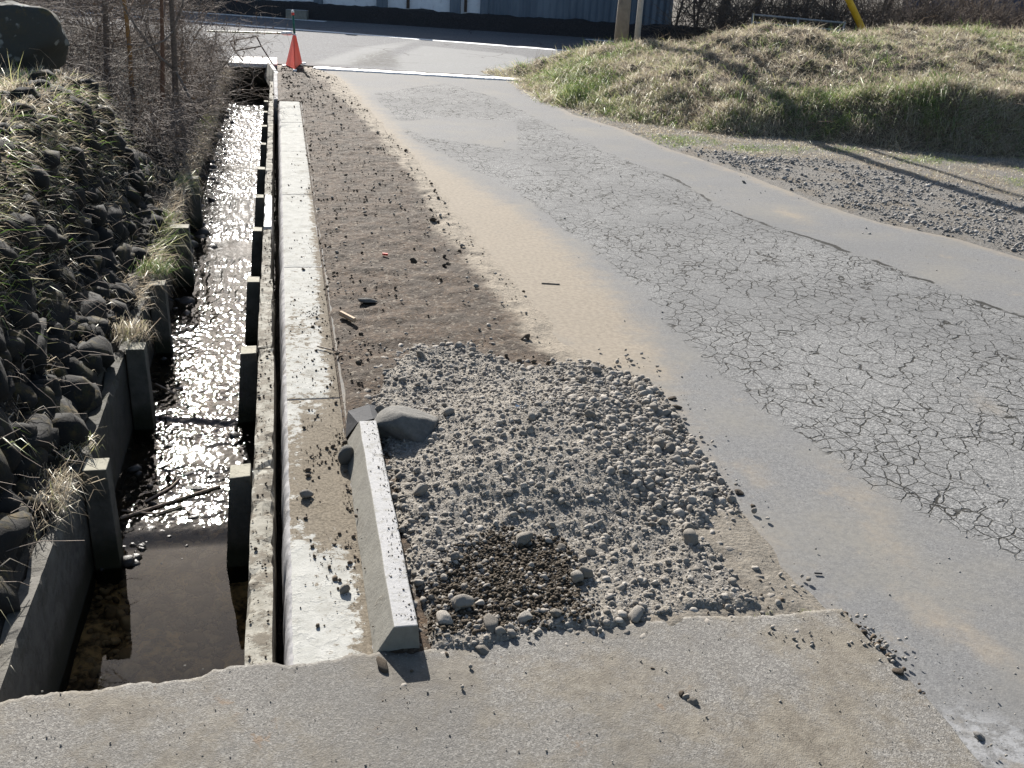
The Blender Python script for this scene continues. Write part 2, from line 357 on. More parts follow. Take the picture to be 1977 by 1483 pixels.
def mat_mound():
    s = N('gravelly_soil').world()
    f = s.noise(60, 6, .75)
    c = s.mix(s.rmp(f, .3, .72), (.145, .126, .100), (.315, .285, .24)); c = s.mix(s.rmp(s.noise(5, 5), .45, .7), c, (.16, .145, .125))
    dk = s.attr('damp'); c = s.mix(s.rmp(s.ma('ADD', dk, s.ma('MULTIPLY', s.ma('SUBTRACT', s.noise(16, 6, .7), .5), .9)), .35, .75), c, s.mix(s.rmp(f, .35, .7), (.030, .021, .011), (.085, .062, .035)))
    g = s.vor(150, out='Color'); c = s.mix(s.rmp(s.xyz(g)[0], .8, .95, 0, .6), c, (.36, .34, .31))
    h = s.ma('ADD', s.ma('MULTIPLY', s.noise(55, 7, .8), 1.), s.ma('MULTIPLY', s.vor(110), -.5)); s.bump(h, .9, .010)
    return s.done(c, .93)
def mat_stone(name, a, b, c3, moss=0, lichen=0):
    s = N(name); t = s.attr('tint')
    c = s.mix(t, a, b); c = s.mix(s.rmp(s.noise(38, 5, .7), .35, .7), c, c3)
    if moss:
        nz = s.xyz(s.n.new('ShaderNodeNewGeometry').outputs['Normal'])[2]
        mf = s.ma('MULTIPLY', s.rmp(nz, -.1, .7), s.rmp(s.noise(7, 6, .7), .5, .62)); c = s.mix(s.ma('MULTIPLY', mf, moss), c, s.mix(s.rmp(s.noise(30, 4), .35, .65), (.05, .05, .012), (.16, .105, .025)))
    if lichen:
        lf = s.rmp(s.vor(11, co=s.warp(.06, 22)), .36, .24); c = s.mix(s.ma('MULTIPLY', lf, s.rmp(s.noise(5, 2), .40, .50, 0, lichen)), c, (.27, .28, .27))
    s.bump(s.noise(28, 7, .75), .6, .01); return s.done(c, .9)
def mat_grass():
    s = N('grass_blades'); t = s.attr('tint')      # 0 straw .. 1 green
    x = s.n.new('ShaderNodeValToRGB'); s.l(t, x.inputs[0]); e = x.color_ramp.elements
    e[0].position = 0; e[0].color = (.50, .43, .33, 1); e[1].position = 1; e[1].color = (.09, .17, .035, 1)
    for p, c in ((.25, (.30, .24, .17, 1)), (.5, (.62, .56, .43, 1)), (.62, (.42, .40, .20, 1)), (.8, (.18, .25, .06, 1))):
        q = e.new(p); q.color = c
    d = s.n.new('ShaderNodeBsdfDiffuse'); tr = s.n.new('ShaderNodeBsdfTranslucent'); g = s.n.new('ShaderNodeBsdfGlossy'); g.inputs['Roughness'].default_value = .42
    s.l(x.outputs[0], d.inputs[0]); s.l(x.outputs[0], tr.inputs[0]); g.inputs[0].default_value = (1, 1, .95, 1)
    m = s.n.new('ShaderNodeMixShader'); m.inputs[0].default_value = .45; s.l(d.outputs[0], m.inputs[1]); s.l(tr.outputs[0], m.inputs[2])
    m2 = s.n.new('ShaderNodeMixShader'); m2.inputs[0].default_value = .05; s.l(m.outputs[0], m2.inputs[1]); s.l(g.outputs[0], m2.inputs[2])
    s.l(m2.outputs[0], s.o.inputs[0]); return s.m
def mat_soil(name, a, b, c3, sc=8):
    s = N(name).world(); f = s.noise(sc * 5, 6, .75); c = s.mix(s.rmp(f, .32, .7), a, b); c = s.mix(s.rmp(s.noise(sc * .3, 5, .65), .45, .65), c, c3)
    s.bump(s.noise(sc * 4, 7, .8), .9, .03); return s.done(c, .95)
def mat_water():
    s = N('stream_water').world(); s.n.remove(s.b)
    b1 = s.n.new('ShaderNodeBump'); b1.inputs['Strength'].default_value = 1
    rp = s.attr('ripple'); w = s.warp(.05, 9)
    h = s.noise(40, 2.2, .45, w, .3); h = s.ma('MULTIPLY', h, rp)
    b1.inputs['Distance'].default_value = .0022; s.l(h, b1.inputs['Height'])
    g = s.n.new('ShaderNodeBsdfGlossy'); s.l(s.attr('micro'), g.inputs['Roughness']); g.inputs[0].default_value = (1, 1, 1, 1); s.l(b1.outputs[0], g.inputs['Normal'])
    t = s.n.new('ShaderNodeBsdfTransparent'); t.inputs[0].default_value = (.86, .76, .60, 1)
    fr = s.n.new('ShaderNodeFresnel'); fr.inputs[0].default_value = 1.33; s.l(b1.outputs[0], fr.inputs['Normal'])
    m = s.n.new('ShaderNodeMixShader'); s.l(fr.outputs[0], m.inputs[0]); s.l(t.outputs[0], m.inputs[1]); s.l(g.outputs[0], m.inputs[2])
    s.l(m.outputs[0], s.o.inputs[0]); return s.m

M = {}
M['road'] = mat_road(); M['main'] = mat_mainroad(); M['slab'] = mat_slab(); M['dirt'] = mat_dirt(); M['mound'] = mat_mound()
s, c = mat_conc('kerb_concrete', (.34, .335, .305), (.24, .23, .20), (.42, .415, .385), damt=.0)
lz = s.attr('muddy'); mf = s.rmp(s.ma('ADD', lz, s.ma('MULTIPLY', s.ma('SUBTRACT', s.noise(24, 7, .75, s.warp(.03, 20)), .5), 1.6)), .42, .56)
c = s.mix(s.ma('MULTIPLY', mf, .93), c, s.mix(s.rmp(s.noise(90, 4), .35, .65), (.105, .085, .06), (.19, .158, .115))); M['kerb'] = s.done(c, .92); s.b.inputs['Specular IOR Level'].default_value = .12
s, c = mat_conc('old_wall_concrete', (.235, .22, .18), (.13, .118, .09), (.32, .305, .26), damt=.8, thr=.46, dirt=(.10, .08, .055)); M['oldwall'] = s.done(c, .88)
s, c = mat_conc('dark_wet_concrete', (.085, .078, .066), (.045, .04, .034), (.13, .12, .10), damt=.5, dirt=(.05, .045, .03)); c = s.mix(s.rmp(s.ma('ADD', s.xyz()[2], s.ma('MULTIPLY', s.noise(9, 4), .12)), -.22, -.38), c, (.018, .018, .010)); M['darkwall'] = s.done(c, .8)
s, c = mat_conc('mortar', (.24, .235, .235), (.14, .135, .13), (.34, .33, .33), damt=.4, thr=.55); M['mortar'] = s.done(c, .9)
s, c = mat_conc('shaded_damp_post_concrete', (.075, .07, .055), (.04, .037, .03), (.11, .10, .08), damt=.4, dirt=(.05, .045, .03)); nz = s.xyz(s.n.new('ShaderNodeNewGeometry').outputs['Normal'])[2]; c = s.mix(s.rmp(nz, .7, .95), c, (.30, .28, .215)); c = s.mix(s.rmp(s.ma('ADD', s.xyz()[2], s.ma('MULTIPLY', s.noise(12, 3), .08)), -.28, -.40), c, (.022, .024, .012)); M['post'] = s.done(c, .85)  # sides coloured dark as shade, tops pale as sunlit; damp band at waterline
s, c = mat_conc('unlit_damp_concrete', (.04, .037, .03), (.022, .02, .016), (.06, .055, .043), damt=.5, dirt=(.045, .042, .018)); M['damp'] = s.done(c, .85)
s, c = mat_conc('standing_block_concrete', (.175, .165, .14), (.12, .11, .092), (.22, .21, .18), damt=.35, thr=.58, sc=1.3); nz = s.xyz(s.n.new('ShaderNodeNewGeometry').outputs['Normal'])[2]; c = s.mix(s.ma('MULTIPLY', s.rmp(nz, .8, .97), s.rmp(s.noise(30, 4, .7), .35, .5, .35, 1)), c, (.33, .325, .32)); M['block'] = s.done(c, .82)  # top faces coloured paler than the sides to stand for sunlight
s, c = mat_conc('white_gutter_concrete', (.66, .65, .62), (.45, .44, .42), (.78, .77, .74), damt=.35, thr=.55); M['gutter'] = s.done(c, .75)
s, c = mat_conc('pole_concrete', (.21, .175, .14), (.15, .125, .10), (.26, .22, .18), damt=.1); M['pole'] = s.done(c, .85)
s, c = mat_conc('pole_concrete_pale', (.36, .34, .31), (.26, .245, .225), (.42, .40, .37), damt=.1); M['pole2'] = s.done(c, .85)
s, c = mat_conc('painted_wall', (.62, .65, .70), (.42, .44, .48), (.70, .73, .77), damt=.3, thr=.6, dirt=(.2, .2, .2)); M['whitewall'] = s.done(c, .7)
M['gravel'] = mat_stone('gravel_stone', (.145, .128, .104), (.37, .34, .298), (.235, .21, .178))
M['shoulder_stone'] = mat_stone('shoulder_stone', (.14, .13, .12), (.32, .305, .285), (.21, .20, .185))
M['clod'] = mat_stone('soil_clod', (.045, .033, .022), (.125, .094, .064), (.08, .06, .04))
M['dampclod'] = mat_stone('damp_soil_crumb', (.028, .020, .011), (.085, .062, .038), (.05, .037, .022))
M['boulder'] = mat_stone('boulder_stone', (.080, .077, .070), (.11, .105, .096), (.14, .132, .118))
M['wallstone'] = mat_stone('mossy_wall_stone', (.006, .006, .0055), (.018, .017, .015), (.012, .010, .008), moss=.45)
M['bigrock'] = mat_stone('lichen_rock', (.035, .036, .032), (.055, .055, .05), (.045, .045, .04), moss=.5, lichen=.6)
M['wet_stone'] = mat_stone('wet_stone', (.03, .026, .022), (.06, .052, .042), (.04, .035, .03)); M['wet_stone'].node_tree.nodes['Principled BSDF'].inputs['Roughness'].default_value = .35
M['grass'] = mat_grass()
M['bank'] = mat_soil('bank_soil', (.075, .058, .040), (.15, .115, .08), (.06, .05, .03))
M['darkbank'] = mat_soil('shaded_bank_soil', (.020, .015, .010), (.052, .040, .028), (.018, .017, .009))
M['litter'] = mat_soil('leaf_litter', (.06, .046, .032), (.20, .16, .115), (.11, .085, .055), 10)
M['field'] = mat_soil('brown_field', (.045, .036, .027), (.085, .068, .05), (.04, .036, .02), 2)
M['shoulder'] = mat_soil('shoulder_soil', (.13, .12, .105), (.22, .205, .185), (.15, .128, .10), 10)
M['bed'] = mat_soil('stream_bed', (.10, .068, .036), (.22, .16, .09), (.05, .036, .022), 4)
s = N('stream_bed').world(); f = s.noise(14, 6, .7, s.warp(.1, 6)); c = s.mix(s.rmp(f, .35, .65), (.04, .024, .010), (.66, .46, .24)); c = s.mix(s.rmp(s.noise(5, 5), .48, .60), c, (.06, .04, .02)); c = s.mix(s.ma('MULTIPLY', s.attr('ripple_dark'), .92), c, (.012, .010, .008)); s.bump(s.noise(30, 6, .7), .8, .02); M['bed'] = s.done(c, .9)
M['bedstone'] = mat_stone('bed_stone', (.06, .04, .02), (.55, .42, .27), (.28, .20, .12))
M['water'] = mat_water()
M['bark'] = simple('bark', (.075, .055, .042), (.16, .125, .10), 60, .9)
M['twig'] = simple('twigs', (.10, .075, .058), (.24, .195, .16), 20, .8)
M['barkred'] = simple('bark_reddish', (.10, .055, .035), (.17, .10, .065), 50, .85)
M['orange'] = simple('bark_orange', (.22, .11, .035), (.32, .18, .06), 40, .8)
M['dryleaf'] = simple('dry_leaves', (.14, .09, .055), (.30, .21, .14), 14, .8)
M['brush'] = simple('dark_brush', (.045, .036, .028), (.12, .10, .08), 5, .9)
M['ivy'] = simple('dark_leaves', (.018, .026, .010), (.05, .06, .025), 12, .7)
M['coner'] = simple('cone_red', (.90, .050, .012), (.95, .07, .02), 12, .45, .1, .001)
M['white'] = simple('white_plastic', (.72, .72, .70), (.82, .82, .80), 18, .5, .1, .001)
M['green'] = simple('dark_green_tube', (.012, .09, .07), (.02, .13, .10), 20, .4, .1, .001)
M['redtip'] = simple('red_lens', (.65, .03, .03), (.75, .06, .05), 20, .3, .1, .001)
s = N('bar_stripes'); x = s.xyz()[0]; f = s.ma('GREATER_THAN', s.ma('FRACT', s.ma('MULTIPLY', x, 6.)), .45)
M['bar'] = s.done(s.mix(f, (.62, .60, .45), (.16, .19, .08)), .5)
M['rust'] = simple('rusty_steel', (.035, .026, .022), (.085, .055, .04), 60, .8)
M['steel'] = simple('galvanised_pipe', (.20, .21, .22), (.28, .29, .30), 30, .6, Metallic=.2)
M['yellow'] = simple('yellow_guard', (.62, .36, .02), (.75, .46, .04), 14, .55)
M['yellowgrey'] = simple('faded_yellow_guard', (.22, .19, .08), (.30, .26, .12), 14, .6)
M['black'] = simple('black_rubber', (.008, .009, .012), (.02, .021, .026), 20, .8)
M['wood'] = simple('bare_wood', (.36, .24, .15), (.52, .38, .25), 25, .8)
M['driedwood'] = simple('weathered_stick', (.17, .13, .10), (.34, .28, .22), 40, .8)
M['plastic'] = simple('thin_blue_plastic', (.55, .62, .68), (.72, .78, .82), 20, .3)
M['redbit'] = simple('red_plastic', (.75, .06, .03), (.85, .1, .05), 20, .4)
M['paint'] = simple('road_paint', (.62, .62, .60), (.78, .78, .76), 26, .6)
s = N('corrugated_sheet').world(); wv = s.ma('SINE', s.ma('MULTIPLY', s.xyz()[0], 42.)); cc = s.mix(s.rmp(s.noise(.8, 5, .7, s.scale((3, 1, .4))), .35, .7), (.085, .115, .155), (.14, .175, .22)); s.bump(wv, .6, .02)
M['sheet'] = s.done(cc, .5, Metallic=.2)
M['bluewall'] = simple('navy_wall', (.03, .045, .09), (.05, .07, .12), 3, .7)
M['darkbase'] = mat_soil('dark_hedge_base', (.020, .018, .018), (.05, .045, .045), (.03, .028, .028), 6)

# ================================================================ layout
ZL = -.50                                             # water level
def embz(x, y): return emb(x, y)[0]
TOE = [(3.0, 16.3), (3.40, 15.55), (3.36, 13.1)] + pix([(1190, 234), (1300, 246), (1400, 262), (1480, 264), (1600, 274), (1750, 291), (1860, 300), (1977, 306)]) + [(10.4, 9.6), (12.5, 8.6), (16, 6), (18, -2)]
EMB = TOE + [(26, -2), (26, 22), (13, 19.4), (8.5, 18.0), (5.6, 16.7)]
def emb(x, y):
    d = sdist(x, y, EMB)
    south = sst(11.8, 10.4, y)                        # the steep cut face is on the near side
    d = d + .06 * fbm(x * 1.7, y * 1.7, 31, 3)
    hs_ = .52 + .10 * sst(5.5, 8.0, x)
    steep = hs_ * sst(-.05, .75, d); gent = .42 * sst(0, 1.3, d)
    z = steep * south + gent * (1 - south)
    z = z + .58 * sst(.6, 4.4, d) 
    lump = fbm(x * 1.3, y * 1.3, 41, 3) * .07 + fbm(x * 3.0, y * 3.0, 42, 4) * .10 + .085 * np.abs(fbm(x * 6.5, y * 6.5, 43, 3))
    lump = lump + .16 * np.exp(-((x - 6.75) ** 2 + (y - 13.2) ** 2) / .7)
    z = z + lump * sst(0, .5, d); wp = np.exp(-((x - 5.3) ** 2 + (y - 15.75) ** 2) / .35); return z * (1 - wp) + .38 * wp, d
def lbz(x, y):
    """left bank ground: shelf behind the channel wall, rubble face, top"""
    near = sst(9.5, 7.2, y)
    x0 = -.86 - .03 * np.sin(y * 1.3)
    dx = x0 - x
    z = -.10 + .08 * sst(0, .12, dx)
    zt = .86 * near + .34 * (1 - near)
    run = .40 * near + .9 * (1 - near)
    z = z + (zt + .02) * sst(.10, .10 + run, dx) + .14 * np.clip(dx - .8, 0, 3) * (.6 + .4 * near)
    return z + fbm(x * 2.5, y * 2.5, 51, 4) * .06 * sst(0, .4, dx)

# ---- ground: one sheet with the trench of the ditch cut into it
xs = np.concatenate([[-600, -200, -60, -20], np.linspace(-9, -1.1, 24), [-.95, -.87, -.86, -.036, -.03], np.linspace(.3, 9, 24), [14, 30, 80, 250, 600]])
ys = np.concatenate([[-300, -60, -10, -3], np.linspace(-1, 16.9, 60), [16.95, 17.1, 19, 24, 30, 45, 80, 200, 700]])
X, Y = np.meshgrid(xs, ys)
Z = np.full(X.shape, -.06)
Z = np.where((X > -.865) & (X < -.033) & (Y > -1.2) & (Y < 16.97), -.62, Z)
V, q = grid(X, Y, Z); struct(mk('ground', V, q, M['field'], origin='zero'))
xs = np.linspace(-.86, -.09, 70); ys = np.arange(1.0, 16.95, .022)
X, Y = np.meshgrid(xs, ys); Z = -.575 + .03 * fbm(X * 9, Y * 6, 61, 4) + .10 * sst(-.66, -.82, X) * sst(4.2, 6, Y) * (1 + .6 * fbm(X * 4, Y * 3, 62, 3))
V, q = grid(X, Y, Z); struct(mk('stream_bed', V, q, M['bed'], smooth=True, origin='zero', attrs={'ripple_dark': sst(3.6, 4.0, Y)}))  # darkness seen under the glitter is put into the bed colour

# ---- water with ripples
xs = np.arange(-.86, -.085, .0062); ys = np.concatenate([np.arange(1.0, 3.6, .03), np.arange(3.6, 8, .0075), np.arange(8, 16.96, .011)])
X, Y = np.meshgrid(xs, ys)
calm = sst(3.72, 3.95, Y + .08 * fbm(X * 3, Y * 3, 70, 2))
sheet = 1 - .88 * sst(.0, .05, .055 - np.abs(Y + .25 * X - 4.98)) * sst(-.62, -.5, X)
sheet = sheet * (1 - .75 * sst(0, .08, .14 - np.abs(Y + .2 * X - 4.42)) * sst(-.66, -.5, X)) * (1 - .8 * sst(0, .2, .35 - np.abs(Y - 8.0)))
am = calm * sheet * (.75 + .5 * fbm(X * 2, Y * 2, 71, 2))
Z = ZL + am * (1 + .8 * sst(5.2, 9.0, Y)) * (.0040 * fbm(X * 42 + .6 * fbm(X * 9, Y * 9, 75, 2), Y * (32 - 12 * sst(6, 10, Y)), 72, 2, .5) + .0030 * fbm(X * 13, Y * 8, 73, 2)) + (1 - calm) * .0004 * fbm(X * 14, Y * 9, 74, 2) + .012 * sst(3.7, 3.85, Y) + .012 * sst(4.72, 4.78, Y + .25 * X)
V, q = grid(X, Y, Z); struct(mk('water', V, q, M['water'], smooth=True, origin='zero', attrs={'micro': .045 + .085 * sst(5.0, 9.5, Y) - .02 * (Y < 3.8), 'ripple': .012 + am * (1 + .9 * sst(6, 10, Y))}))

# ---- channel side walls: leaning concrete panels held by posts
grpR = 'posts along the concrete side of the ditch'
ptops = [(463, 905), (488, 670), (494, 537), (502, 440), (506, 375), (508, 321), (511, 277), (513, 241), (514, 215), (515, 193)]
py = [P(u, v, -.08)[1] for u, v in ptops]
names = ['nearest the concrete bridge', 'second from the concrete bridge', 'third from the concrete bridge', 'fourth from the concrete bridge',
         'fifth from the concrete bridge', 'sixth from the concrete bridge', 'seventh from the concrete bridge', 'eighth from the concrete bridge', 'ninth from the concrete bridge', 'tenth and farthest before the culvert']
for i, y in enumerate(py):
    b = MB(); dx = .075 if i < 3 else .065 if i < 6 else .05
    rp_ = np.random.default_rng(900 + i); xr = -.176; w = .055; tz = rp_.normal(0, .006); tx = rp_.normal(0, .006); dx = dx + abs(tx)
    b.hexa([(xr - dx - .045, y - w, -.62), (xr + .02, y - w, -.62), (xr + .02, y + w, -.62), (xr - dx - .045, y + w, -.62),
            (xr - dx, y - w + tx, -.086 + tz), (xr - .002, y - w - tx, -.086 + tz), (xr - .002, y + w - tx, -.088 + tz), (xr - dx, y + w + tx, -.086 + tz)])
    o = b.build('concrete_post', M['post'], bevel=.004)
    tag(o, 'concrete ditch post on the kerb side, ' + names[i], 'post', grpR)
ye = [2.0] + py + [15.0]
for i in range(len(ye) - 1):
    a, b2 = ye[i] + .004, ye[i + 1] - .004
    off = .012 * math.sin(i * 2.1); w = .085 if a < 4 else .075 if a < 6 else .062
    m_ = M['gutter'] if i == 4 else M['oldwall']  # one panel in white concrete, standing for its sunlit wet top
    o = rough_box('wall_panel', -.172 + off * .3, -.172 + w, a, b2, -.60, -.08 + (.012 if i == 4 else 0), m_, st=.04, amp=.005, seed=100 + i)
    d = 'dirty concrete panel topping the kerb side of the ditch wall, ' + (['in front of the first post from the bridge'] + ['between the %s and %s posts from the bridge' % (a_, b_) for a_, b_ in zip('first second third fourth fifth sixth seventh eighth ninth'.split(), 'second third fourth fifth sixth seventh eighth ninth tenth'.split())] + ['beyond the tenth post, before the culvert'])[i]
    if i == 4: d = 'bright white clean topped concrete panel in the kerb side ditch wall'
    tag(o, d, 'wall panel', 'panels along the kerb side of the ditch')
# left side
lp = [((194, 895), 'tall near dark concrete post on the stone wall side, with grass over its top'), ((268, 667), 'dark concrete post with lit flat top, second on the stone wall side'),
      ((318, 545), 'dark concrete post behind green grass tuft, third on the stone wall side'), ((360, 436), 'leaning dark concrete post, fourth on the stone wall side'), ((388, 342), 'fifth dark concrete post on the stone wall side, partly behind twigs')]
ly = []
for i, ((u, v), lab) in enumerate(lp):
    p = P(u, v, -.05); y = p[1]; ly.append(y); b = MB(); x0 = -.80; x1 = -.712 + (.04 if i == 3 else 0); w = .05
    b.hexa([(x0, y - w, -.62), (x1 + .012, y - w, -.62), (x1 + .012, y + w, -.62), (x0, y + w, -.62), (x0, y - w, -.05), (x1, y - w, -.05), (x1, y + w, -.05), (x0, y + w, -.05)])
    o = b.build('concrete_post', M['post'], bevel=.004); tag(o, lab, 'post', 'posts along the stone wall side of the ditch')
le = [2.0] + ly + [9.3]
ldesc = ['dark concrete ditch panel beside the concrete bridge, lit along its top edge', 'dark concrete panel between the first and second posts on the stone wall side', 'dark concrete panel between the second and third posts on the stone wall side',
         'dark concrete panel between the third and fourth posts on the stone wall side', 'dark concrete panel between the fourth and fifth posts on the stone wall side', 'far dark concrete panel beyond the fifth post on the stone wall side']
for i in range(len(le) - 1):
    o = rough_box('wall_panel', -.868, -.806, le[i] + .004, le[i + 1] - .004, -.62, -.052 - .022 * i, M['darkwall'] if i == 0 else M['damp'], st=.045, amp=.006, seed=140 + i)  # nearest panel keeps the paler concrete as the lit one, others darkened
    tag(o, ldesc[i], 'wall panel', 'panels along the stone wall side of the ditch')

# ---- white kerb blocks beside the ditch (L-shaped units)
jy = [2.05, 4.055, 5.98, 7.86, 9.575, 11.15, 12.64]
kl = ['muddy pale concrete kerb block touching the concrete bridge', 'pale concrete kerb block with scattered mud crumbs beside the gravel heap', 'pale concrete kerb block, third along from the concrete bridge', 
      'pale kerb block with mud across its near joint, fourth from the concrete bridge', 'clean white kerb block, fifth from the concrete bridge', 'clean white kerb block at the far end of the row']
for i in range(6):
    a, b2 = jy[i] + .006, jy[i + 1] - .006
    nx, ny = 16, int((b2 - a) / .03)
    top = 0.0 + .001 * (i % 2)
    xs = np.linspace(-.030, .197, nx); ys = np.linspace(a, b2, ny); X, Y = np.meshgrid(xs, ys)
    Z = np.full(X.shape, top) + .0012 * fbm(X * 30, Y * 30, 160 + i, 2)
    ed = np.minimum(np.minimum(X - xs[0], xs[-1] - X), np.minimum(Y - a, b2 - Y)); Z = Z - .003 * (ed < .002)
    V, q = grid(X, Y, Z)
    bl = empty('kerb_block', (.08, (a + b2) / 2, -.3))
    mud = .30 + .42 * sst(.12, .21, X) + .55 * sst(4.4, 3.5, Y) - .55 * sst(3.1, 2.7, Y) + .35 * sst(2.4, 2.2, Y) * sst(.1, .2, X) - .30 * sst(6.3, 9, Y) + .25 * np.exp(-((Y - 7.9) / .16) ** 2) + .15 * np.exp(-((Y - 4.9) / .5) ** 2) - .22 * sst(.06, 0, X) * (Y < 4)
    o = mk('block_top', V, q, M['kerb'], bl, attrs={'muddy': mud.ravel()})
    b = MB(); b.prism([(-.030, -.003), (-.030, -.45), (.03, -.45), (.03, -.07), (.197, -.07), (.197, -.003)][::-1], a, b2)
    b.build('block_side', M['mortar'], bl, bevel=0)
    tag(bl, kl[i], 'kerb block', 'white kerb blocks beside the ditch')
# rough concrete squeezed out along the ditch edge of the blocks
xs = np.linspace(-.062, -.028, 7); ys = np.arange(2.05, 12.7, .012); X, Y = np.meshgrid(xs, ys)
wob = .010 * fbm(Y * 9, Y * 0 + 3, 171, 4) + .006 * fbm(Y * 30, Y * 0, 172, 2); t = (X + .062) / .034
Xw = X + wob * (1 - t); Z = -.004 - .035 * (1 - t) ** 1.5 * (1.2 + fbm(Y * 6, X * 0, 173, 3)) - .30 * (1 - t) ** 6 + .006 * fbm(X * 60, Y * 40, 174, 3)
V, q = grid(Xw, Y, Z); tag(mk('mortar_bead', V, q, M['mortar'], smooth=False), 'rough grey mortar squeezed out along the ditch edge of the kerb blocks', 'mortar')
# soil filling the slot between old wall and new blocks
xs = np.linspace(-.10, -.028, 6); ys = np.arange(1.6, 15.0, .05); X, Y = np.meshgrid(xs, ys); V, q = grid(X, Y, -.42 + .03 * fbm(X * 20, Y * 8, 176, 3)); struct(mk('slot_soil', V, q, M['bank'], origin='zero'))

# ---- narrow asphalt road
def interp(poly, y): a = sorted([(p[1], p[0]) for p in poly]); return np.interp(y, [k[0] for k in a], [k[1] for k in a])
RR = pix([(985, 152), (1035, 185), (1110, 222), (1190, 245), (1300, 290), (1450, 340), (1580, 392), (1700, 430), (1850, 462), (1977, 500)]) + [(5.6, 4.8), (5.9, 3), (6, 0), (6, -2)]
ys = np.concatenate([np.arange(-2, 1.4, .2), np.arange(1.4, 8, .03), np.arange(8, 15.72, .05)])
t = np.linspace(0, 1, 190); T, Y = np.meshgrid(t, ys); xr = interp(RR, Y) + .03 * fbm(Y * 4, Y * 0, 181, 4); X = .21 + (xr - .21) * T
ymax = 16.02 - (X - .36) * .176
Y = np.minimum(Y, ymax)
CR = pix([(720, 180), (800, 270), (900, 320), (1000, 370), (1130, 470), (1270, 590), (1400, 730), (1560, 850), (1700, 950), (1977, 1085), (2100, 1100), (2100, 640), (1977, 610), (1830, 560), (1700, 505), (1560, 460), (1400, 405), (1300, 345), (1180, 300), (1060, 240), (960, 190), (860, 160)])
dcr = sdist(X, Y, CR)
crack = sst(-.14, .14, dcr + .05 * fbm(X * 5, Y * 5, 182, 3)) 
CR2 = pix([(820, 265), (1000, 290), (1000, 235), (860, 225), (760, 235)]); crack = crack * (1 - .9 * sst(-.1, .1, sdist(X, Y, CR2)))
SEAM = pix([(1300, 345), (1400, 405), (1560, 460), (1700, 505), (1830, 560), (1977, 610), (2050, 640), (2050, 650), (1977, 618), (1830, 567), (1700, 511), (1560, 465), (1400, 408), (1300, 348)])
seam = sst(-.35, -.15, sdist(X, Y, SEAM))
EL = pix([(1310, 800), (1400, 900), (1450, 975), (1540, 1095), (1620, 1188), (1605, 1200), (1525, 1110), (1430, 985), (1385, 910), (1300, 810)])
DIRTP = pix([(640, 150), (740, 240), (850, 360), (930, 470), (1040, 590), (1080, 660), (1240, 760), (1420, 990), (1500, 1100), (1600, 1195), (1200, 1260), (700, 700)])
SANDL = pix([(575, 140), (640, 135), (690, 170), (760, 235), (830, 300), (960, 375), (1080, 450), (1200, 560), (1270, 640), (1330, 760), (1340, 800), (1450, 970), (1620, 1190), (1560, 1250), (700, 1300), (600, 700)])
SANDC = pix([(640, 135), (690, 170), (790, 280), (860, 330), (1000, 400), (1130, 520), (1230, 640), (1280, 720), (1150, 710), (1000, 600), (860, 450), (700, 250)])
sand = .25 * sst(.0, .12, sdist(X, Y, DIRTP)) + .62 * sst(-.28, .30, sdist(X, Y, SANDL)) + .35 * sst(-.22, .22, sdist(X, Y, SANDC))
for (u, v, rx, a_) in [(1530, 415, .16, .5), (1450, 905, .10, .42), (1650, 950, .14, .40), (1800, 1190, .10, .42), (1890, 1240, .09, .5), (1700, 1050, .15, .33), (1900, 780, .12, .3)]:
    p = P(u, v); sand = np.maximum(sand, a_ * 1.25 * np.exp(-(((X - p[0]) / rx) ** 2 + ((Y - p[1]) / (rx * 2)) ** 2)))
dedge = xr - X; sand = np.maximum(sand, .62 * sst(.25, .0, dedge + .08 * fbm(X * 3, Y * 3, 185, 3)))
RB = pix([(1800, 1483), (1780, 1380), (1850, 1360), (1977, 1400), (2050, 1500)]); rub = sst(-.05, .08, sdist(X, Y, RB))
Zr = .004 * fbm(X * 1.5, Y * 1.5, 186, 3)
V, q = grid(X, Y, Zr); struct(mk('road', V, q, M['road'], smooth=True, origin='zero', attrs={'crack': crack, 'seam': seam, 'sand': sand, 'rubbly': rub}))

# ---- gravel shoulder between road and grass bank
ys = np.arange(-1, 15.5, .04); t = np.linspace(0, 1, 60); T, Y = np.meshgrid(t, ys); xl = interp(RR, Y) - .12; xt = np.where(Y < 10.9, 13.5, interp(TOE[:9], Y) + .6); X = xl + np.maximum(xt - xl, .1) * T
def shz(x, y): return -.006 + .012 * fbm(x * 5, y * 5, 190, 4) + .010 * sst(.05, .3, x - interp(RR, y))
V, q = grid(X, Y, shz(X, Y) - .012 * (T < .03)); struct(mk('road_shoulder', V, q, M['shoulder'], smooth=True, origin='zero'))

# ---- brown soil strip along the kerb
DIRT = pix([(560, 126), (610, 132), (655, 150), (690, 185), (740, 240), (800, 300), (850, 360), (880, 410), (930, 470), (985, 530), (1040, 590), (1080, 660), (1150, 710), (1240, 760), (1330, 880), (1420, 990), (1500, 1100), (1600, 1195), (1200, 1260)]) + [(.3, 2.0), (.15, 2.0), (.15, 12.66), (-.03, 12.70), (-.05, 15.5), (-.1, 16.2)]
xs = np.arange(-.06, 2.0, .016); ys = np.arange(2.1, 16.25, .018); X, Y = np.meshgrid(xs, ys)
dd = sdist(X, Y, DIRT) + .07 * fbm(X * 4, Y * 4, 200, 4)
Zd = -.012 + .022 * sst(-.14, .12, dd) + sst(0, .12, dd) * (.024 * np.abs(fbm(X * 3.5, Y * 3.5, 201, 5, .6)) + .013 * fbm(X * 13, Y * 13, 202, 5, .7))
Zd = Zd - .03 * sst(.225, .195, X + .012 * fbm(Y * 8, X * 2, 203, 3)) * (Y < 12.66)
Zd = Zd - .02 * sst(12.9, 13.1, 12.9 - .0 * Y)
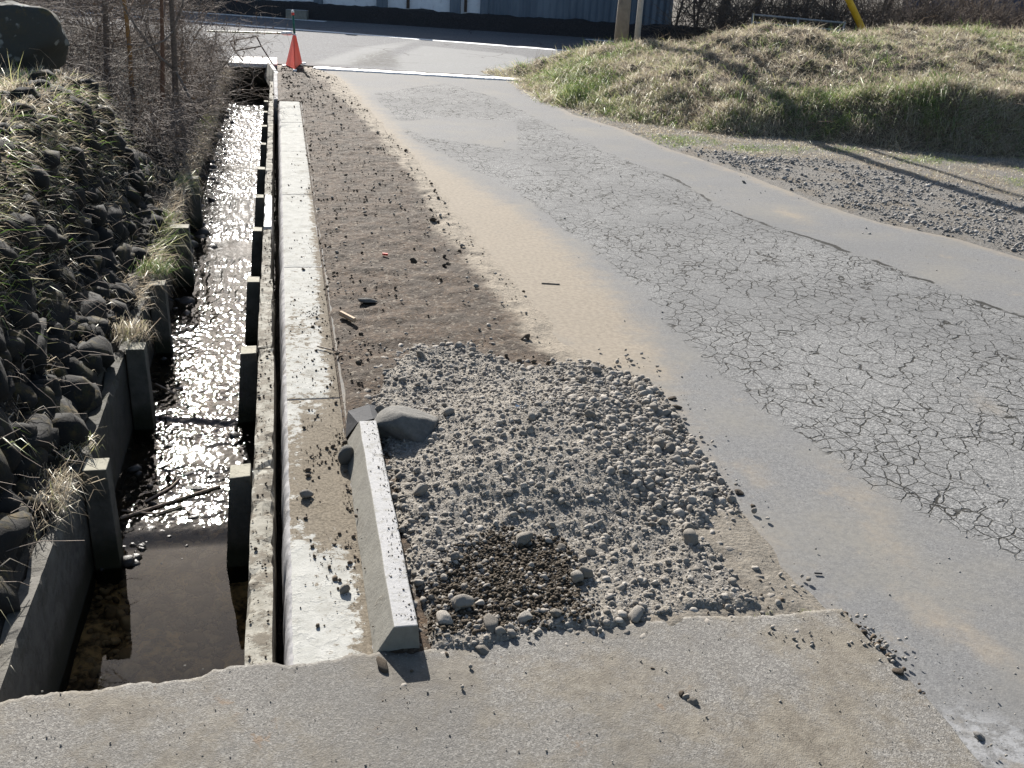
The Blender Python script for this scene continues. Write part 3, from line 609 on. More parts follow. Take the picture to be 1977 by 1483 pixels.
dd2 = sdist(X, Y, DIRT[:-6] + [(-1.5, 1.0), (-1.5, 16.5)]) + .07 * fbm(X * 4, Y * 4, 200, 4); dry = sst(.36, .06, dd2) * 1.15 + .25 * sst(11, 15, Y) 
tr = np.abs(fbm(X * 2 + 9, Y * .6, 205, 3)); dry = dry + .3 * sst(.25, .5, tr)
keep = (dd > -.16) & ((X > .16) | (Y > 12.6))
V, q = grid(X, Y, Zd); k = keep.ravel(); q = q[k[q].any(1)]
struct(mk('dirt_path', V, q, M['dirt'], smooth=True, origin='zero', attrs={'dry': dry, 'greyed': sst(4.5, 3.9, Y) * sst(.9, 1.2, X)}))
def dirtz(x, y): return np.where(sdist(x, y, DIRT) > .05, .018, .004)

# ---- gravel heap in front
MND = pix([(690, 790), (720, 715), (770, 672), (900, 668), (1010, 705), (1130, 700), (1240, 735), (1290, 790), (1330, 860), (1395, 945), (1412, 990), (1370, 1040), (1440, 1110), (1500, 1190), (1200, 1250), (830, 1300)]) + [(.29, 2.1), (.29, 3.6)]
CREST = pix([(760, 830), (950, 760), (1230, 770), (1350, 970), (1150, 1040), (800, 1000)])
def mndz(x, y):
    d = sdist(x, y, MND); r = d + .05 * fbm(x * 6, y * 6, 210, 3)
    # the right-hand flank is steep, the back edge thin
    ridge = sst(-.15, .35, sdist(x, y, CREST))
    z = -.015 + .045 * sst(0, .10, r) + .075 * sst(.0, .45, r) * ridge
    z = z + sst(0, .08, r) * (.014 * fbm(x * 9, y * 9, 211, 5, .65) + .010 * fbm(x * 30, y * 30, 212, 3, .6))
    return z, d
xs = np.arange(.285, 2.0, .0085); ys = np.arange(2.12, 4.75, .0095); X, Y = np.meshgrid(xs, ys)
Zm, dm = mndz(X, Y)
DMP = pix([(870, 1085), (960, 1040), (1070, 1060), (1110, 1120), (1120, 1200), (820, 1240), (830, 1150)])
damp = .85 * sst(-.08, .06, sdist(X, Y, DMP)) + .35 * sst(-.10, .0, sdist(X, Y, pix([(1290, 800), (1400, 950), (1410, 1000), (1320, 1030), (1180, 980), (1200, 880)])))
V, q = grid(X, Y, Zm); k = (dm > -.09).ravel(); q = q[k[q].any(1)]
tag(mk('gravel_heap', V, q, M['mound'], smooth=True, at=(1.0, 3.3, 0), attrs={'damp': damp}), 'spread heap of grey gravelly soil with a dark damp patch', 'gravel heap', kind='stuff')
RV = [rock(2, 300 + i, 7, .98, .12) for i in range(12)]; RV1 = [rock(1, 320 + i, 6, 1., .1) for i in range(12)]
def in_poly(n, poly, r, pad=0.):
    a = np.array(poly); out = []; tot = 0
    while tot < n:
        c = np.stack([r.uniform(a[:, 0].min() - pad, a[:, 0].max() + pad, n * 2), r.uniform(a[:, 1].min() - pad, a[:, 1].max() + pad, n * 2)], -1)
        c = c[sdist(c[:, 0], c[:, 1], poly) > -pad]; out.append(c); tot += len(c)
    return np.concatenate(out)[:n]
r = np.random.default_rng(11)
c = in_poly(46000, MND, r, .03); d = sdist(c[:, 0], c[:, 1], MND)
coarse = pix([(1080, 700), (1250, 735), (1330, 860), (1410, 990), (1330, 1030), (1180, 960), (1050, 800)])
cz = sdist(c[:, 0], c[:, 1], coarse)
size = np.clip(r.lognormal(math.log(.0021), .75, len(c)), .0011, .015) * (1 + .6 * sst(-.05, .08, cz))
size *= 1 + .5 * sst(.12, .02, d); dens = .55 + .45 * noise(c[:, 0] * 6, c[:, 1] * 6, 5) + .05 * (cz > 0) - .35 * sst(2.55, 2.3, c[:, 1]) * sst(1.0, 1.3, c[:, 0]); k = r.uniform(0, 1, len(c)) < dens
c = c[k]; size = size[k]; z, _ = mndz(c[:, 0], c[:, 1]); pos = np.stack([c[:, 0], c[:, 1], np.maximum(z, .004) + size * .05], -1)
bigk = size > .0045; Va, Fa, ta = scatter(pos[bigk], size[bigk], RV, 12); Vb, Fb, tb = scatter(pos[~bigk], size[~bigk], RV1, 14); V = np.concatenate([Va, Vb]); Fc = np.concatenate([Fa, Fb + len(Va)]); tt = np.concatenate([ta, tb]); ddm = sdist(c[:, 0], c[:, 1], DMP)
tag(mk('gravel', V, Fc, M['gravel'], attrs={'tint': tt}), 'loose small grey gravel covering the heap', 'gravel', kind='stuff')
eg = np.array(pix([(1270, 770), (1330, 850), (1400, 940), (1430, 1000), (1470, 1100), (1500, 1160), (1200, 700), (900, 660), (760, 665)])); nn_ = 170; k_ = r.integers(0, len(eg), nn_); c = eg[k_] + r.normal(0, .085, (nn_, 2)); c = c[sdist(c[:, 0], c[:, 1], MND) < .0]; size = np.clip(r.lognormal(math.log(.005), .5, len(c)), .002, .014)
V, Fc, tt = scatter(np.c_[c, .012 + size * .2], size, RV, 15); tag(mk('stray_stones', V, Fc, M['gravel'], attrs={'tint': tt}), 'stray small stones around the rim of the gravel heap', 'gravel', kind='stuff')
# dark crumbs in the damp hollow
c = in_poly(7000, DMP, r, .04); k = r.uniform(-.05, .06, len(c)) < sdist(c[:, 0], c[:, 1], DMP) + .05 * fbm(c[:, 0] * 9, c[:, 1] * 9, 214, 3); c = c[k]; size = np.clip(r.lognormal(math.log(.0032), .55, len(c)), .0015, .010); z, _ = mndz(c[:, 0], c[:, 1])
V, Fc, tt = scatter(np.stack([c[:, 0], c[:, 1], z + size * .3], -1), size, RV1, 13)
tag(mk('damp_crumbs', V, Fc, M['dampclod'], attrs={'tint': tt}), 'dark damp crumbs of soil in the hollow of the gravel heap', 'soil crumbs', kind='stuff')
# counted stones
RVb = [rock(3, 340 + i, 8, .96, .12) for i in range(8)]
smesh = []
for i, (rv, rf) in enumerate(RVb):
    o = mk('stone', rv, rf, M['gravel'], smooth=True, at=(0, 0, 0), attrs={'tint': np.full(len(rv), (i * .37) % 1)}); smesh.append(o.data); bpy.data.objects.remove(o)
def stone(x, y, z, s, lab, cat='stone', group=None, mesh=None, rz=None, mat=None, name='stone', sq=(1, 1, 1)):
    me = smesh[int(rng.integers(0, 8))] if mesh is None else smesh[mesh]
    if mat is not None: me = me.copy(); me.materials[0] = mat
    o = bpy.data.objects.new(name, me); COL.objects.link(o); o.location = (x, y, z); o.scale = (s * sq[0], s * sq[1], s * sq[2])
    o.rotation_euler = (rng.normal(0, .3), rng.normal(0, .3), rng.uniform(0, 6.28) if rz is None else rz); return tag(o, lab, cat, group)
c = in_poly(150, MND, r, 0); cc = in_poly(80, coarse, r, 0); c = np.concatenate([c, cc]); z, _ = mndz(c[:, 0], c[:, 1])
for (x, y), zz in zip(c, z):
    s_ = float(np.clip(rng.lognormal(math.log(.0125), .36), .009, .028)); stone(x, y, max(zz, .01) + s_ * .3, s_, 'grey stone lying loose in the gravel heap', group='stones lying in the gravel heap')
for (u, v, s_, lab) in [(812, 948, .030, 'rounded pale stone beside the standing block, middle of its length'), (1008, 1042, .032, 'brown flat sided stone at the rim of the damp hollow'), (1126, 1105, .026, 'round pale stone right of the damp hollow'),
    (890, 1165, .034, 'upright square ended stone in front of the damp hollow'), (856, 1195, .030, 'pitted brown stone just left of the upright stone'), (949, 1205, .028, 'flat pink grey stone at the edge of the concrete bridge'),
    (1332, 1038, .030, 'dark rounded stone at the foot of the heap, lower of a touching pair'), (1328, 1020, .024, 'dark rounded stone at the foot of the heap, upper of a touching pair'), (1270, 855, .028, 'pale wedge shaped stone near the road edge of the heap'),
    (1120, 735, .026, 'pale stone among the coarse stones at the back of the heap'), (1148, 715, .026, 'large stone on the back rim of the heap'), (740, 905, .026, 'squat stone wedged behind the standing block'), (1225, 1190, .034, 'pale flat stone half buried at the edge of the concrete bridge'),
    (876, 1075, .018, 'small white stone left of the damp hollow'), (590, 955, .024, 'grey stone on the muddy kerb block'), (665, 1137, .016, 'lone grey stone on the kerb block by the standing block'), (1236, 745, .026, 'stone at the far corner of the heap by the sand')]:
    zz = float(mndz(np.array([P(u, v, .05)[0]]), np.array([P(u, v, .05)[1]]))[0][0]); zz = max(zz, .004); p = P(u, v, zz + s_ * .4)
    stone(p[0], p[1], zz + s_ * .42, s_, lab, sq=(1.15, .85, .8) if 'flat' in lab else (1, 1, 1))
for (u, v, s_, lab, mm) in [(1298, 768, .018, 'brown stone that rolled onto the sandy asphalt at the heap corner', 'clod'), (1307, 786, .020, 'dark oval stone lying on the asphalt by the heap', 'clod'), (1425, 950, .018, 'brown stone on the asphalt edge right of the heap', 'clod'), (1453, 975, .011, 'tiny dark stone on the asphalt edge', 'clod'),
    (1325, 1345, .012, 'small stone in the cluster on the bridge, left one', 'gravel'), (1338, 1354, .014, 'small stone in the cluster on the bridge, right one', 'gravel'), (1315, 1340, .010, 'reddish stone at the back of the cluster on the bridge', 'clod'), (1890, 1422, .016, 'lone stone on the asphalt beside the bridge corner', 'shoulder_stone'),
    (1260, 1290, .006, 'crumb of soil lying alone on the bridge', 'clod'), (738, 1283, .024, 'flat reddish chip lying on the bridge by the standing block', 'clod'), (1735, 1297, .016, 'broken asphalt lump at the bridge corner', 'clod'), (1436, 351, .022, 'lone dark stone on the smooth strip of the road', 'shoulder_stone'), (1678, 450, .014, 'small dark stone on the smooth strip of the road', 'shoulder_stone'),
    (707, 582, .045, 'flat pale stone in the brown soil strip', 'boulder'), (797, 503, .026, 'round dark clod of soil in the middle of the soil strip', 'clod'), (1015, 652, .028, 'dark stone on the sandy edge behind the heap', 'clod'), (835, 425, .028, 'dark clod at the middle of the soil strip', 'clod'), (420, 262, .06, 'pale rock beside the stream under the shrubs', 'gravel')]:
    bx = .018 if v > 1195 and u < 1870 else (.0 if u > 1290 else .01)
    if u < 500: bx = -.42
    p = P(u, v, bx + s_ * .3)
    stone(p[0], p[1], bx + s_ * (.38 if bx else .22), s_, lab, mat=M[mm], sq=(1.3, .8, .45) if ('flat' in lab or 'oval' in lab) else (1, 1, .8))
# boulder behind the standing block
rv, rf = rock(4, 404, 8, .85, .10, .66); c0 = P(788, 838, .03)
bd = mk('boulder', rv * [.14, .12, .125] + [c0[0] + .02, c0[1] + .02, .045], rf, M['boulder'], smooth=True, attrs={'tint': np.full(len(rv), .5)}); tag(bd, 'large smooth grey boulder half buried behind the standing concrete block', 'boulder')

# ---- standing concrete block
sb = MB(); sec = [(.251, .098), (.319, .098), (.326, .03), (.33, -.10), (.165, -.10), (.196, 0.)]
Y0, Y1 = 2.285, 3.61; n = 24; V = []; 
for i in range(n + 1):
    y = Y0 + (Y1 - Y0) * i / n
    for j, (x, z) in enumerate(sec): V.append((x + .0025 * float(fbm(np.array([y * 9]), np.array([j * 3.]), 402, 3)[0]), y, z + .0025 * float(fbm(np.array([y * 8]), np.array([j * 5.]), 403, 3)[0])))
k = len(sec); Fc = [(i * k + j, (i + 1) * k + j, (i + 1) * k + (j + 1) % k, i * k + (j + 1) % k) for i in range(n) for j in range(k)] + [tuple(range(k)), tuple(n * k + j for j in range(k))[::-1]]
import bmesh
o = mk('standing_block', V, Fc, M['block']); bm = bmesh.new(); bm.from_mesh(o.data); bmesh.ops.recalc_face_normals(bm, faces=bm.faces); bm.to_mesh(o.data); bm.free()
bv = o.modifiers.new('bevel', 'BEVEL'); bv.width = .004; bv.segments = 2; bv.limit_method = 'ANGLE'; bv.angle_limit = .6
tag(o, 'long grey concrete block standing on edge beside the gravel heap', 'concrete block')
# mud crumbs on its top and on kerb blocks, and stuff on the ledge
r = np.random.default_rng(21); 
n1 = 260; y = r.uniform(2.3, 3.6, n1); x = .255 + .065 * r.beta(2.2, 1., n1); s1 = np.clip(r.lognormal(math.log(.0016), .5, n1), .001, .0055)
n2 = 1700; x2 = -.01 + .20 * r.beta(1.7, 1., n2); y2 = r.choice([3.0, 3.3, 3.7, 4.3, 4.9, 5.3, 6.5, 7.9, 9], n2, p=[.2, .2, .2, .12, .12, .06, .04, .04, .02]) + r.normal(0, .28, n2); k = (y2 > 2.4) & (y2 < 12.5) & (noise(x2 * 16, y2 * 9, 97) > r.uniform(.2, .75, n2)); x2, y2 = x2[k], y2[k]; s2 = np.clip(r.lognormal(math.log(.0024), .62, len(x2)), .001, .012)
n3 = 500; y3 = r.uniform(2.3, 9, n3); x3 = -.165 + r.uniform(0, .065, n3); s3 = np.clip(r.lognormal(math.log(.0028), .5, n3), .001, .008)
pos = np.concatenate([np.stack([x, y, .099 + s1 * .3], -1), np.stack([x2, y2, .002 + s2 * .3], -1), np.stack([x3, y3, -.079 + s3 * .3], -1)]); sz = np.concatenate([s1, s2, s3])
V, Fc, tt = scatter(pos, sz, RV1, 22); tag(mk('mud_crumbs', V, Fc, M['clod'], attrs={'tint': tt * .4 + .6}), 'brown mud crumbs scattered on the kerb blocks and walls', 'mud', kind='stuff')
# clods over the soil strip
c = in_poly(9500, DIRT, r, -.03); k = (c[:, 0] > .19) | (c[:, 1] > 12.7); c = c[k]; dn = noise(c[:, 0] * 3, c[:, 1] * 3, 8) + .35 * sst(.7, .25, c[:, 0]) ; k = r.uniform(.35, 1.5, len(c)) < dn; c = c[k]
s1 = np.clip(r.lognormal(math.log(.0034), .62, len(c)), .002, .014) * (1 + .03 * c[:, 1])
V, Fc, tt = scatter(np.stack([c[:, 0], c[:, 1], .020 + s1 * .0], -1), s1, RV1, 23); tag(mk('soil_clods', V, Fc, M['clod'], attrs={'tint': tt}), 'brown clods of turned soil on the dirt strip', 'soil clods', kind='stuff')
# few pale pebbles over the soil, pebbles on the bridge
c = in_poly(700, DIRT, r, -.05); s1 = np.clip(r.lognormal(math.log(.006), .5, len(c)), .003, .018); V1, F1, t1 = scatter(np.stack([c[:, 0], c[:, 1], .026 + s1 * .2], -1), s1, RV1, 24)
c = np.stack([r.uniform(-.8, 1.9, 900), r.uniform(1.4, 2.3, 900)], -1); s1 = np.clip(r.lognormal(math.log(.0014), .45, len(c)), .0008, .0045); V2, F2, t2 = scatter(np.stack([c[:, 0], c[:, 1], .0215 + s1 * .2], -1), s1, RV1, 25)
cr_ = np.concatenate([pix([(u + r.normal(0, 20), v + r.normal(0, 9))]) for u, v in [(1560, 1250)] * 9 + [(1500, 1240)] * 4 + [(1690, 1250)] * 22 + [(1720, 1280)] * 12 + [(1640, 1200)] * 10]); s3 = r.uniform(.003, .008, len(cr_)); V3, F3, t3 = scatter(np.stack([cr_[:, 0], cr_[:, 1], .022 + s3 * .2], -1), s3, RV1, 26)
V = np.concatenate([V1, V2, V3]); Fc = np.concatenate([F1, F2 + len(V1), F3 + len(V1) + len(V2)]); tag(mk('scattered_grit', V, Fc, M['gravel'], attrs={'tint': np.concatenate([t1, t2, t3])}), 'tiny stones scattered over the soil strip and concrete bridge', 'grit', kind='stuff')
# stones on the asphalt and the shoulder
n = 420; y = 1.8 + 12 * r.beta(1., 2., n); x = r.uniform(1.8, 5, n); s1 = np.clip(r.lognormal(math.log(.0035), .5, n), .002, .012); V1, F1, t1 = scatter(np.stack([x, y, s1 * .4], -1), s1, RV1, 27)
SHP = RR[1:] + [(9, -2), (8.6, 5.5)] + pix([(2100, 420), (1977, 385), (1850, 350), (1750, 335), (1600, 306), (1480, 300), (1400, 292), (1300, 280)])
c = in_poly(42000, SHP, r); k = (c[:, 1] > 5) & (c[:, 0] < 8.2); c = c[k]; de = c[:, 0] - interp(RR, c[:, 1]); k = r.uniform(0, 1, len(c)) < (.15 + 1.1 * noise(c[:, 0] * 2, c[:, 1] * 2, 9)) * sst(.02, .25, de) * sst(-.02, .25, sdist(c[:, 0], c[:, 1], SHP)); c = c[k]
s2 = np.clip(r.lognormal(math.log(.0075), .5, len(c)), .003, .028); V2, F2, t2 = scatter(np.stack([c[:, 0], c[:, 1], shz(c[:, 0], c[:, 1]) + s2 * .2], -1), s2, RV1, 28)
tag(mk('road_grit', V1, F1, M['shoulder_stone'], attrs={'tint': t1}), 'few tiny stones scattered on the asphalt', 'grit', kind='stuff')
tag(mk('shoulder_gravel', V2, F2, M['shoulder_stone'], attrs={'tint': t2}), 'coarse grey gravel between road and grass bank', 'gravel', kind='stuff')

# ---- concrete bridge over the ditch (foreground)
EDGE = [(-60, 1362), (0, 1350), (60, 1338), (200, 1325), (300, 1308), (380, 1296), (465, 1279), (560, 1272), (640, 1265), (700, 1256), (760, 1252), (800, 1248), (870, 1237), (980, 1222), (1060, 1212), (1180, 1202), (1260, 1192), (1350, 1186), (1450, 1187), (1560, 1192), (1620, 1192), (1680, 1238), (1742, 1296), (1830, 1390), (1905, 1483)]
ep = np.array(pix(EDGE, .02)); ep = np.concatenate([[(-6, 2.25)], [(-1.4, 2.27)], ep, [(1.86, 1.45), (1.9, -1.5)]])
xe = np.concatenate([np.arange(-3.2, -.9, .1), np.arange(-.9, 1.66, .007)]); ye_ = np.interp(xe, ep[:21, 0], ep[:21, 1]); ye_ = ye_ - .012 * np.abs(fbm(xe * 16, xe * 0, 220, 5, .7)) - .008 * np.abs(fbm(xe * 50, xe * 0, 224, 2)) - .016 * sst(.1, .45, fbm(xe * 6, xe * 0 + 4, 221, 3))
rows = np.concatenate([[0, .0006, .004, .010], np.linspace(.03, 1, 70)])
Xb = np.repeat(xe[None], len(rows), 0); Yb = ye_[None] + (-1.5 - ye_[None]) * rows[:, None] ** 1.0
Zb = .02 + .0022 * fbm(Xb * 4, Yb * 4, 222, 4) - .004 * (rows[:, None] < .0005)
V, q = grid(Xb, Yb, Zb)
# right-hand piece beyond x = 1.65, bounded by the asphalt joint
tys = np.linspace(0, 1, 80); yb = ye_[-1] + (-1.5 - ye_[-1]) * tys; xb1 = np.interp(yb[::-1], ep[20:, 1][::-1], ep[20:, 0][::-1])[::-1] + .006 * fbm(yb * 14, yb * 0, 223, 3)
tx = np.linspace(0, 1, 8); X2 = xe[-1] + (np.maximum(xb1, xe[-1] + .002)[:, None] - xe[-1]) * tx[None]; Y2 = np.repeat(yb[:, None], 8, 1); Z2 = .02 + .0022 * fbm(X2 * 4, Y2 * 4, 222, 4) - .008 * (tx[None] > .99)
V2, q2 = grid(X2, Y2, Z2); nf = len(xe); Vf = np.stack([np.repeat(xe, 2), np.repeat(ye_, 2), np.tile([.016, -.17], nf)], -1); i = np.arange(nf - 1)[:, None] * 2; qf = np.concatenate([i, i + 2, i + 3, i + 1], 1)
Vu = np.stack([np.repeat(xe, 2), np.stack([ye_, np.full(nf, -1.5)], 1).ravel(), np.full(nf * 2, -.17)], -1)
V = np.concatenate([V, V2, Vf, Vu]); b0 = len(Xb.ravel()); b1 = b0 + len(V2); b2_ = b1 + len(Vf); q = np.concatenate([q, q2 + b0, qf + b1, qf[:, ::-1] + b2_])
tag(mk('concrete_bridge', V, q, M['slab'], smooth=False, at=(.4, .5, -.17)), 'worn grey concrete slab bridging the ditch in front', 'concrete slab')
# pale broken lip and loose asphalt crumbs along the right joint
lipc = []; 
for (u, v) in [(1650, 1205), (1672, 1215), (1690, 1232), (1702, 1250), (1715, 1262), (1722, 1276), (1732, 1290), (1740, 1300), (1630, 1190), (1664, 1238), (1680, 1252), (1755, 1318), (1775, 1340)]:
    p = P(u, v, .012); lipc.append([p[0], p[1], .012])
lipc = np.array(lipc); V, Fc, tt = scatter(np.repeat(lipc, 3, 0) + r.normal(0, .010, (len(lipc) * 3, 3)) * [1, 1, .1], r.uniform(.004, .012, len(lipc) * 3), RV1, 29)
tag(mk('asphalt_crumbs', V, Fc, M['clod'], attrs={'tint': tt}), 'dark broken asphalt crumbs in the joint beside the concrete bridge', 'rubble', kind='stuff')

# ---- main road beyond, its kerb and markings
K0 = np.array([-3.0, 16.95]); K1 = np.array([9.5, 14.15 + .0])
def ky(x): return 16.30 - (x - .2) * .215
xs = np.concatenate([[-60, -30, -12], np.arange(-6, 14, .12), [20, 40]]); t = np.linspace(0, 1, 90); X, T = np.meshgrid(xs, t)
yb = 26.4 - .33 * (X + .36); yk = np.where(X < 5.5, np.maximum(ky(X) + .10, 0), ky(X) + .10); Y = yk + (yb - yk) * T
def bandm(pp, w=.08): return sst(-w, w, sdist(X, Y, pix(pp)))
patch = np.maximum(bandm([(600, 122), (700, 90), (860, 70), (745, 88), (800, 78), (680, 125)]), bandm([(760, 110), (815, 87), (1000, 105), (1060, 122), (1050, 160), (770, 140)]))
worn = bandm([(670, 125), (700, 105), (750, 95), (765, 110), (770, 128)], .15)
V, q = grid(X, Y, np.full(X.shape, -.006)); struct(mk('main_road', V, q, M['main'], smooth=True, origin='zero', attrs={'patch': patch, 'worn': worn}))
def strip(name, a, b, w, mat, z=.0, n=120, seed=0, h=0):
    a = np.array(a, float); b = np.array(b, float); d = (b - a) / np.linalg.norm(b - a); nn = np.array([-d[1], d[0]]); t = np.linspace(0, 1, n)
    c = a[None] + (b - a)[None] * t[:, None]; j = .12 * w * fbm(t * 60, t * 0, seed, 3)
    A = c + nn * (w / 2 + j)[:, None]; B = c - nn * (w / 2 - j)[:, None]
    V = np.concatenate([np.c_[A, np.full(n, z)], np.c_[B, np.full(n, z)]]); 
    if h: V = np.concatenate([V, V - [0, 0, h]])
    i = np.arange(n - 1)[:, None]; q = np.concatenate([i + n, i + n + 1, i + 1, i], 1)
    if h: q = np.concatenate([q, q + 2 * n, np.concatenate([i + n, i + 3 * n, i + 3 * n + 1, i + n + 1], 1), np.concatenate([i, i + 1, i + 2 * n + 1, i + 2 * n], 1)])
    return mk(name, V, q, mat, origin='zero')
e0, e1 = P(430, 45)[:2], P(1170, 103)[:2]; dv = e1 - e0
struct(strip('road_marking', e0 - dv * 1.2, e1 + dv * .8, .26, M['paint'], -.002, seed=231))
c0_, c1_ = P(430, 27)[:2], P(628, 41)[:2]; struct(strip('road_marking', c0_ - (c1_ - c0_) * 1.5, c1_, .28, M['paint'], -.002, seed=232))
c2_ = P(1130, 75)[:2]; c3_ = P(1260, 86)[:2]; struct(strip('road_marking', c2_, c3_ + (c3_ - c2_) * 1.2, .22, M['paint'], -.002, seed=233))
g0 = P(603, 131)[:2]; g1 = P(985, 153)[:2]; struct(strip('kerb', g0, g1 + (g1 - g0) * .05, .34, M['gutter'], .008, seed=234, h=.1))

# ---- culvert at the far end
cv = empty('culvert', (-.45, 16.4, -.6))
b = MB(); b.box(-.78, -.06, 16.25, 17.15, -.05, .012); b.build('top_slab', M['gutter'], cv, bevel=.01)
b = MB(); b.box(-.86, -.70, 16.27, 17.1, -.62, -.052); b.box(-.17, -.05, 16.27, 17.1, -.62, -.052); b.box(-.70, -.17, 17.0, 17.1, -.62, -.052); b.build('side_wall', M['darkwall'], cv)
tag(cv, 'dark square culvert mouth under a pale slab at the far end of the ditch', 'culvert')
a1, a2, a3, a4 = PY(516, 119, 16.3), PY(532, 143, 15.2), PY(526, 178, 15.15), PY(509, 148, 16.2)
th = np.array([.05, .012, 0]); b = MB(); b.hexa([tuple(v) for v in (a4, a3, a3 + th, a4 + th, a1, a2, a2 + th, a1 + th)])
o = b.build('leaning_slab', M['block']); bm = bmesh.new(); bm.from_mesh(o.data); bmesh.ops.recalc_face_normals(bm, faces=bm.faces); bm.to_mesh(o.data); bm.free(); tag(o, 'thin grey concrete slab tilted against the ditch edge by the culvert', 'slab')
b = MB(); q0, q1 = P(536, 143, 0.0), P(536, 190, 0.0); b.hexa([(-.16, 12.75, -.3), (-.075, 12.75, -.3), (-.075, 15.2, -.3), (-.16, 15.2, -.3), (-.10, 12.75, .006), (-.055, 12.75, .006), (-.06, 15.2, .006), (-.11, 15.2, .006)])
o = b.build('edge_beam', M['mortar'], bevel=.006); tag(o, 'narrow old concrete edging between ditch and soil beyond the white kerb', 'edging')
# bent steel frame on the culvert
fr = empty('steel_frame', (-.4, 16.4, .0)); yy = 16.4
pA, pB, pC, pD = PY(443, 79, yy + .2), PY(495, 70, yy), PY(529, 128, yy - .3), PY(468, 117, yy)
pE = PY(453, 98, yy + .1); pF = PY(504, 89, yy - .05)
for nm, pts in (('top_rail', [pA, pB]), ('cross_rail', [pE, pF]), ('leg', [pB, pF, pC]), ('leg', [pA, pE, pD])):
    b = MB(); b.tube(pts, .010, 5); b.build(nm, M['rust'], fr)
tag(fr, 'bent rusty steel frame leaning over the culvert', 'metal frame')

# ---- traffic cones
Lc, Fc_, Rc = P(551, 125, .03), P(568.5, 134, .03), P(583, 121, .03); Bc = Lc + Rc - Fc_; cc_ = (Lc + Rc) / 2; cp = cc_.copy(); apx = PY(571, 66, cc_[1]); apx[0] = cc_[0] + .02
tc = empty('traffic_cone', (cc_[0], cc_[1], .0)); cs_ = [Lc, Fc_, Rc, Bc]
for i in range(4):
    A_, B_ = cs_[i], cs_[(i + 1) % 4]; tp = cc_ + (apx - cc_) / .83; b = MB(); n_ = 5; V = []
    for j in range(n_):
        f_ = j / (n_ - 1) * .82
        for q_ in (A_, (A_ + B_) / 2 + (cc_ - (A_ + B_) / 2) * .07, B_): V.append(tuple(q_ + (tp - q_) * f_))
    b.add(V, [(j * 3 + k_, j * 3 + k_ + 1, j * 3 + k_ + 4, j * 3 + k_ + 3) for j in range(n_ - 1) for k_ in range(2)]); o = b.build('cone_panel', M['coner'], tc)
    sl = o.modifiers.new('thickness', 'SOLIDIFY'); sl.thickness = .004
    od = nrm((A_ - cc_)[:2]); pd = np.array([-od[1], od[0]]); b = MB(); f0 = A_[:2] - od * .03; f1 = A_[:2] + od * .075
    c4 = [f0 - pd * .03, f1 - pd * .022, f1 + pd * .022, f0 + pd * .03]; b.hexa([(*q_, .006) for q_ in c4] + [(*q_, .034) for q_ in c4]); b.build('foot', M['white'], tc, bevel=.004)
b = MB(); b.tube([apx - [0, 0, .02], apx + [0, 0, .012]], [.03, .026], 10); b.build('cone_cap', M['white'], tc)
tag(tc, 'four sided folding red traffic cone with white feet at the culvert corner', 'traffic cone')
wl = empty('warning_light', (apx[0], apx[1], apx[2])); x, y = apx[0] - .015, apx[1]; za = apx[2] - .49
b = MB(); b.tube([(x + .015, y, za + .50), (x + .003, y, za + .76)], [.018, .017], 12); b.build('light_stem', M['green'], wl, smooth=True)
b = MB(); b.tube([(x + .003, y, za + .762), (x, y, za + .80)], .022, 12); b.build('red_lens', M['redtip'], wl, smooth=True)
b = MB(); b.tube([(x, y, za + .801), (x, y, za + .82), (x, y, za + .835)], [.024, .022, .008], 12); b.build('light_cap', M['white'], wl, smooth=True)
tag(wl, 'slim green warning light with red and white head on top of the cone', 'warning light')
zb = apx[2] - .0; A = np.array([apx[0] - .03, apx[1], zb + .01]); Bq = PY(400, 60, cp[1] + .6)
br = empty('barrier_bar', (A + Bq) / 2); b = MB(); b.tube([A + (Bq - A) * .13, Bq], .014, 8); b.build('bar_pole', M['bar'], br)
b = MB(); b.tube([A + (Bq - A) * .0, A + (Bq - A) * .03, A + (Bq - A) * .1, A + (Bq - A) * .131], [.02, .030, .028, .016], 10); b.build('bar_grip', M['white'], br, smooth=True)
tag(br, 'striped horizontal barrier bar hooked on the traffic cone', 'barrier bar')

# ---- far side of the main road: wall, warehouse
def along(px_, off=0.):           # point on the wall line for a photo column
    p = P(px_, 22 + (px_ - 430) * .0655, 0.0); return p
wA, wB, wC = along(300), along(938), along(1286)
dW = nrm((wC - wA)[:2]); nW = np.array([dW[1], -dW[0]])    # towards the camera
def wallbox(p, q_, z0, z1, d0, d1):
    p = np.asarray(p)[:2]; q_ = np.asarray(q_)[:2]; a = p + nW * d1; b_ = q_ + nW * d1; c_ = q_ + nW * d0; d_ = p + nW * d0
    return [(*a, z0), (*b_, z0), (*c_, z0), (*d_, z0), (*a, z1), (*b_, z1), (*c_, z1), (*d_, z1)]
e = empty('roadside_wall', wA); 
b = MB(); b.hexa(wallbox(wA - np.r_[dW, 0] * 14, wB, .0, 2.2, -.25, 0)); b.build('wall_face', M['whitewall'], e)
pl = [(330, 350), (608, 624), (728, 748), (868, 888), (926, 941)]
for u0, u1 in pl:
    b = MB(); b.hexa(wallbox(along(u0), along(u1), .0, 2.25, .003, .10)); b.build('pilaster', M['sheet'], e)
for u0, u1, zt in ((895, 900, .72), (785, 790, .62)):
    b = MB(); b.hexa(wallbox(along(u0), along(u1), .35, zt, .003, .07)); b.build('drain_pipe', M['rust'], e)
tag(e, 'whitish painted wall with dark pilasters across the main road', 'wall')
e = empty('warehouse', wB); b = MB(); b.hexa(wallbox(wB + np.r_[dW, 0] * .02, wC, .0, 5, -6, .05)); b.build('sheet_wall', M['sheet'], e)
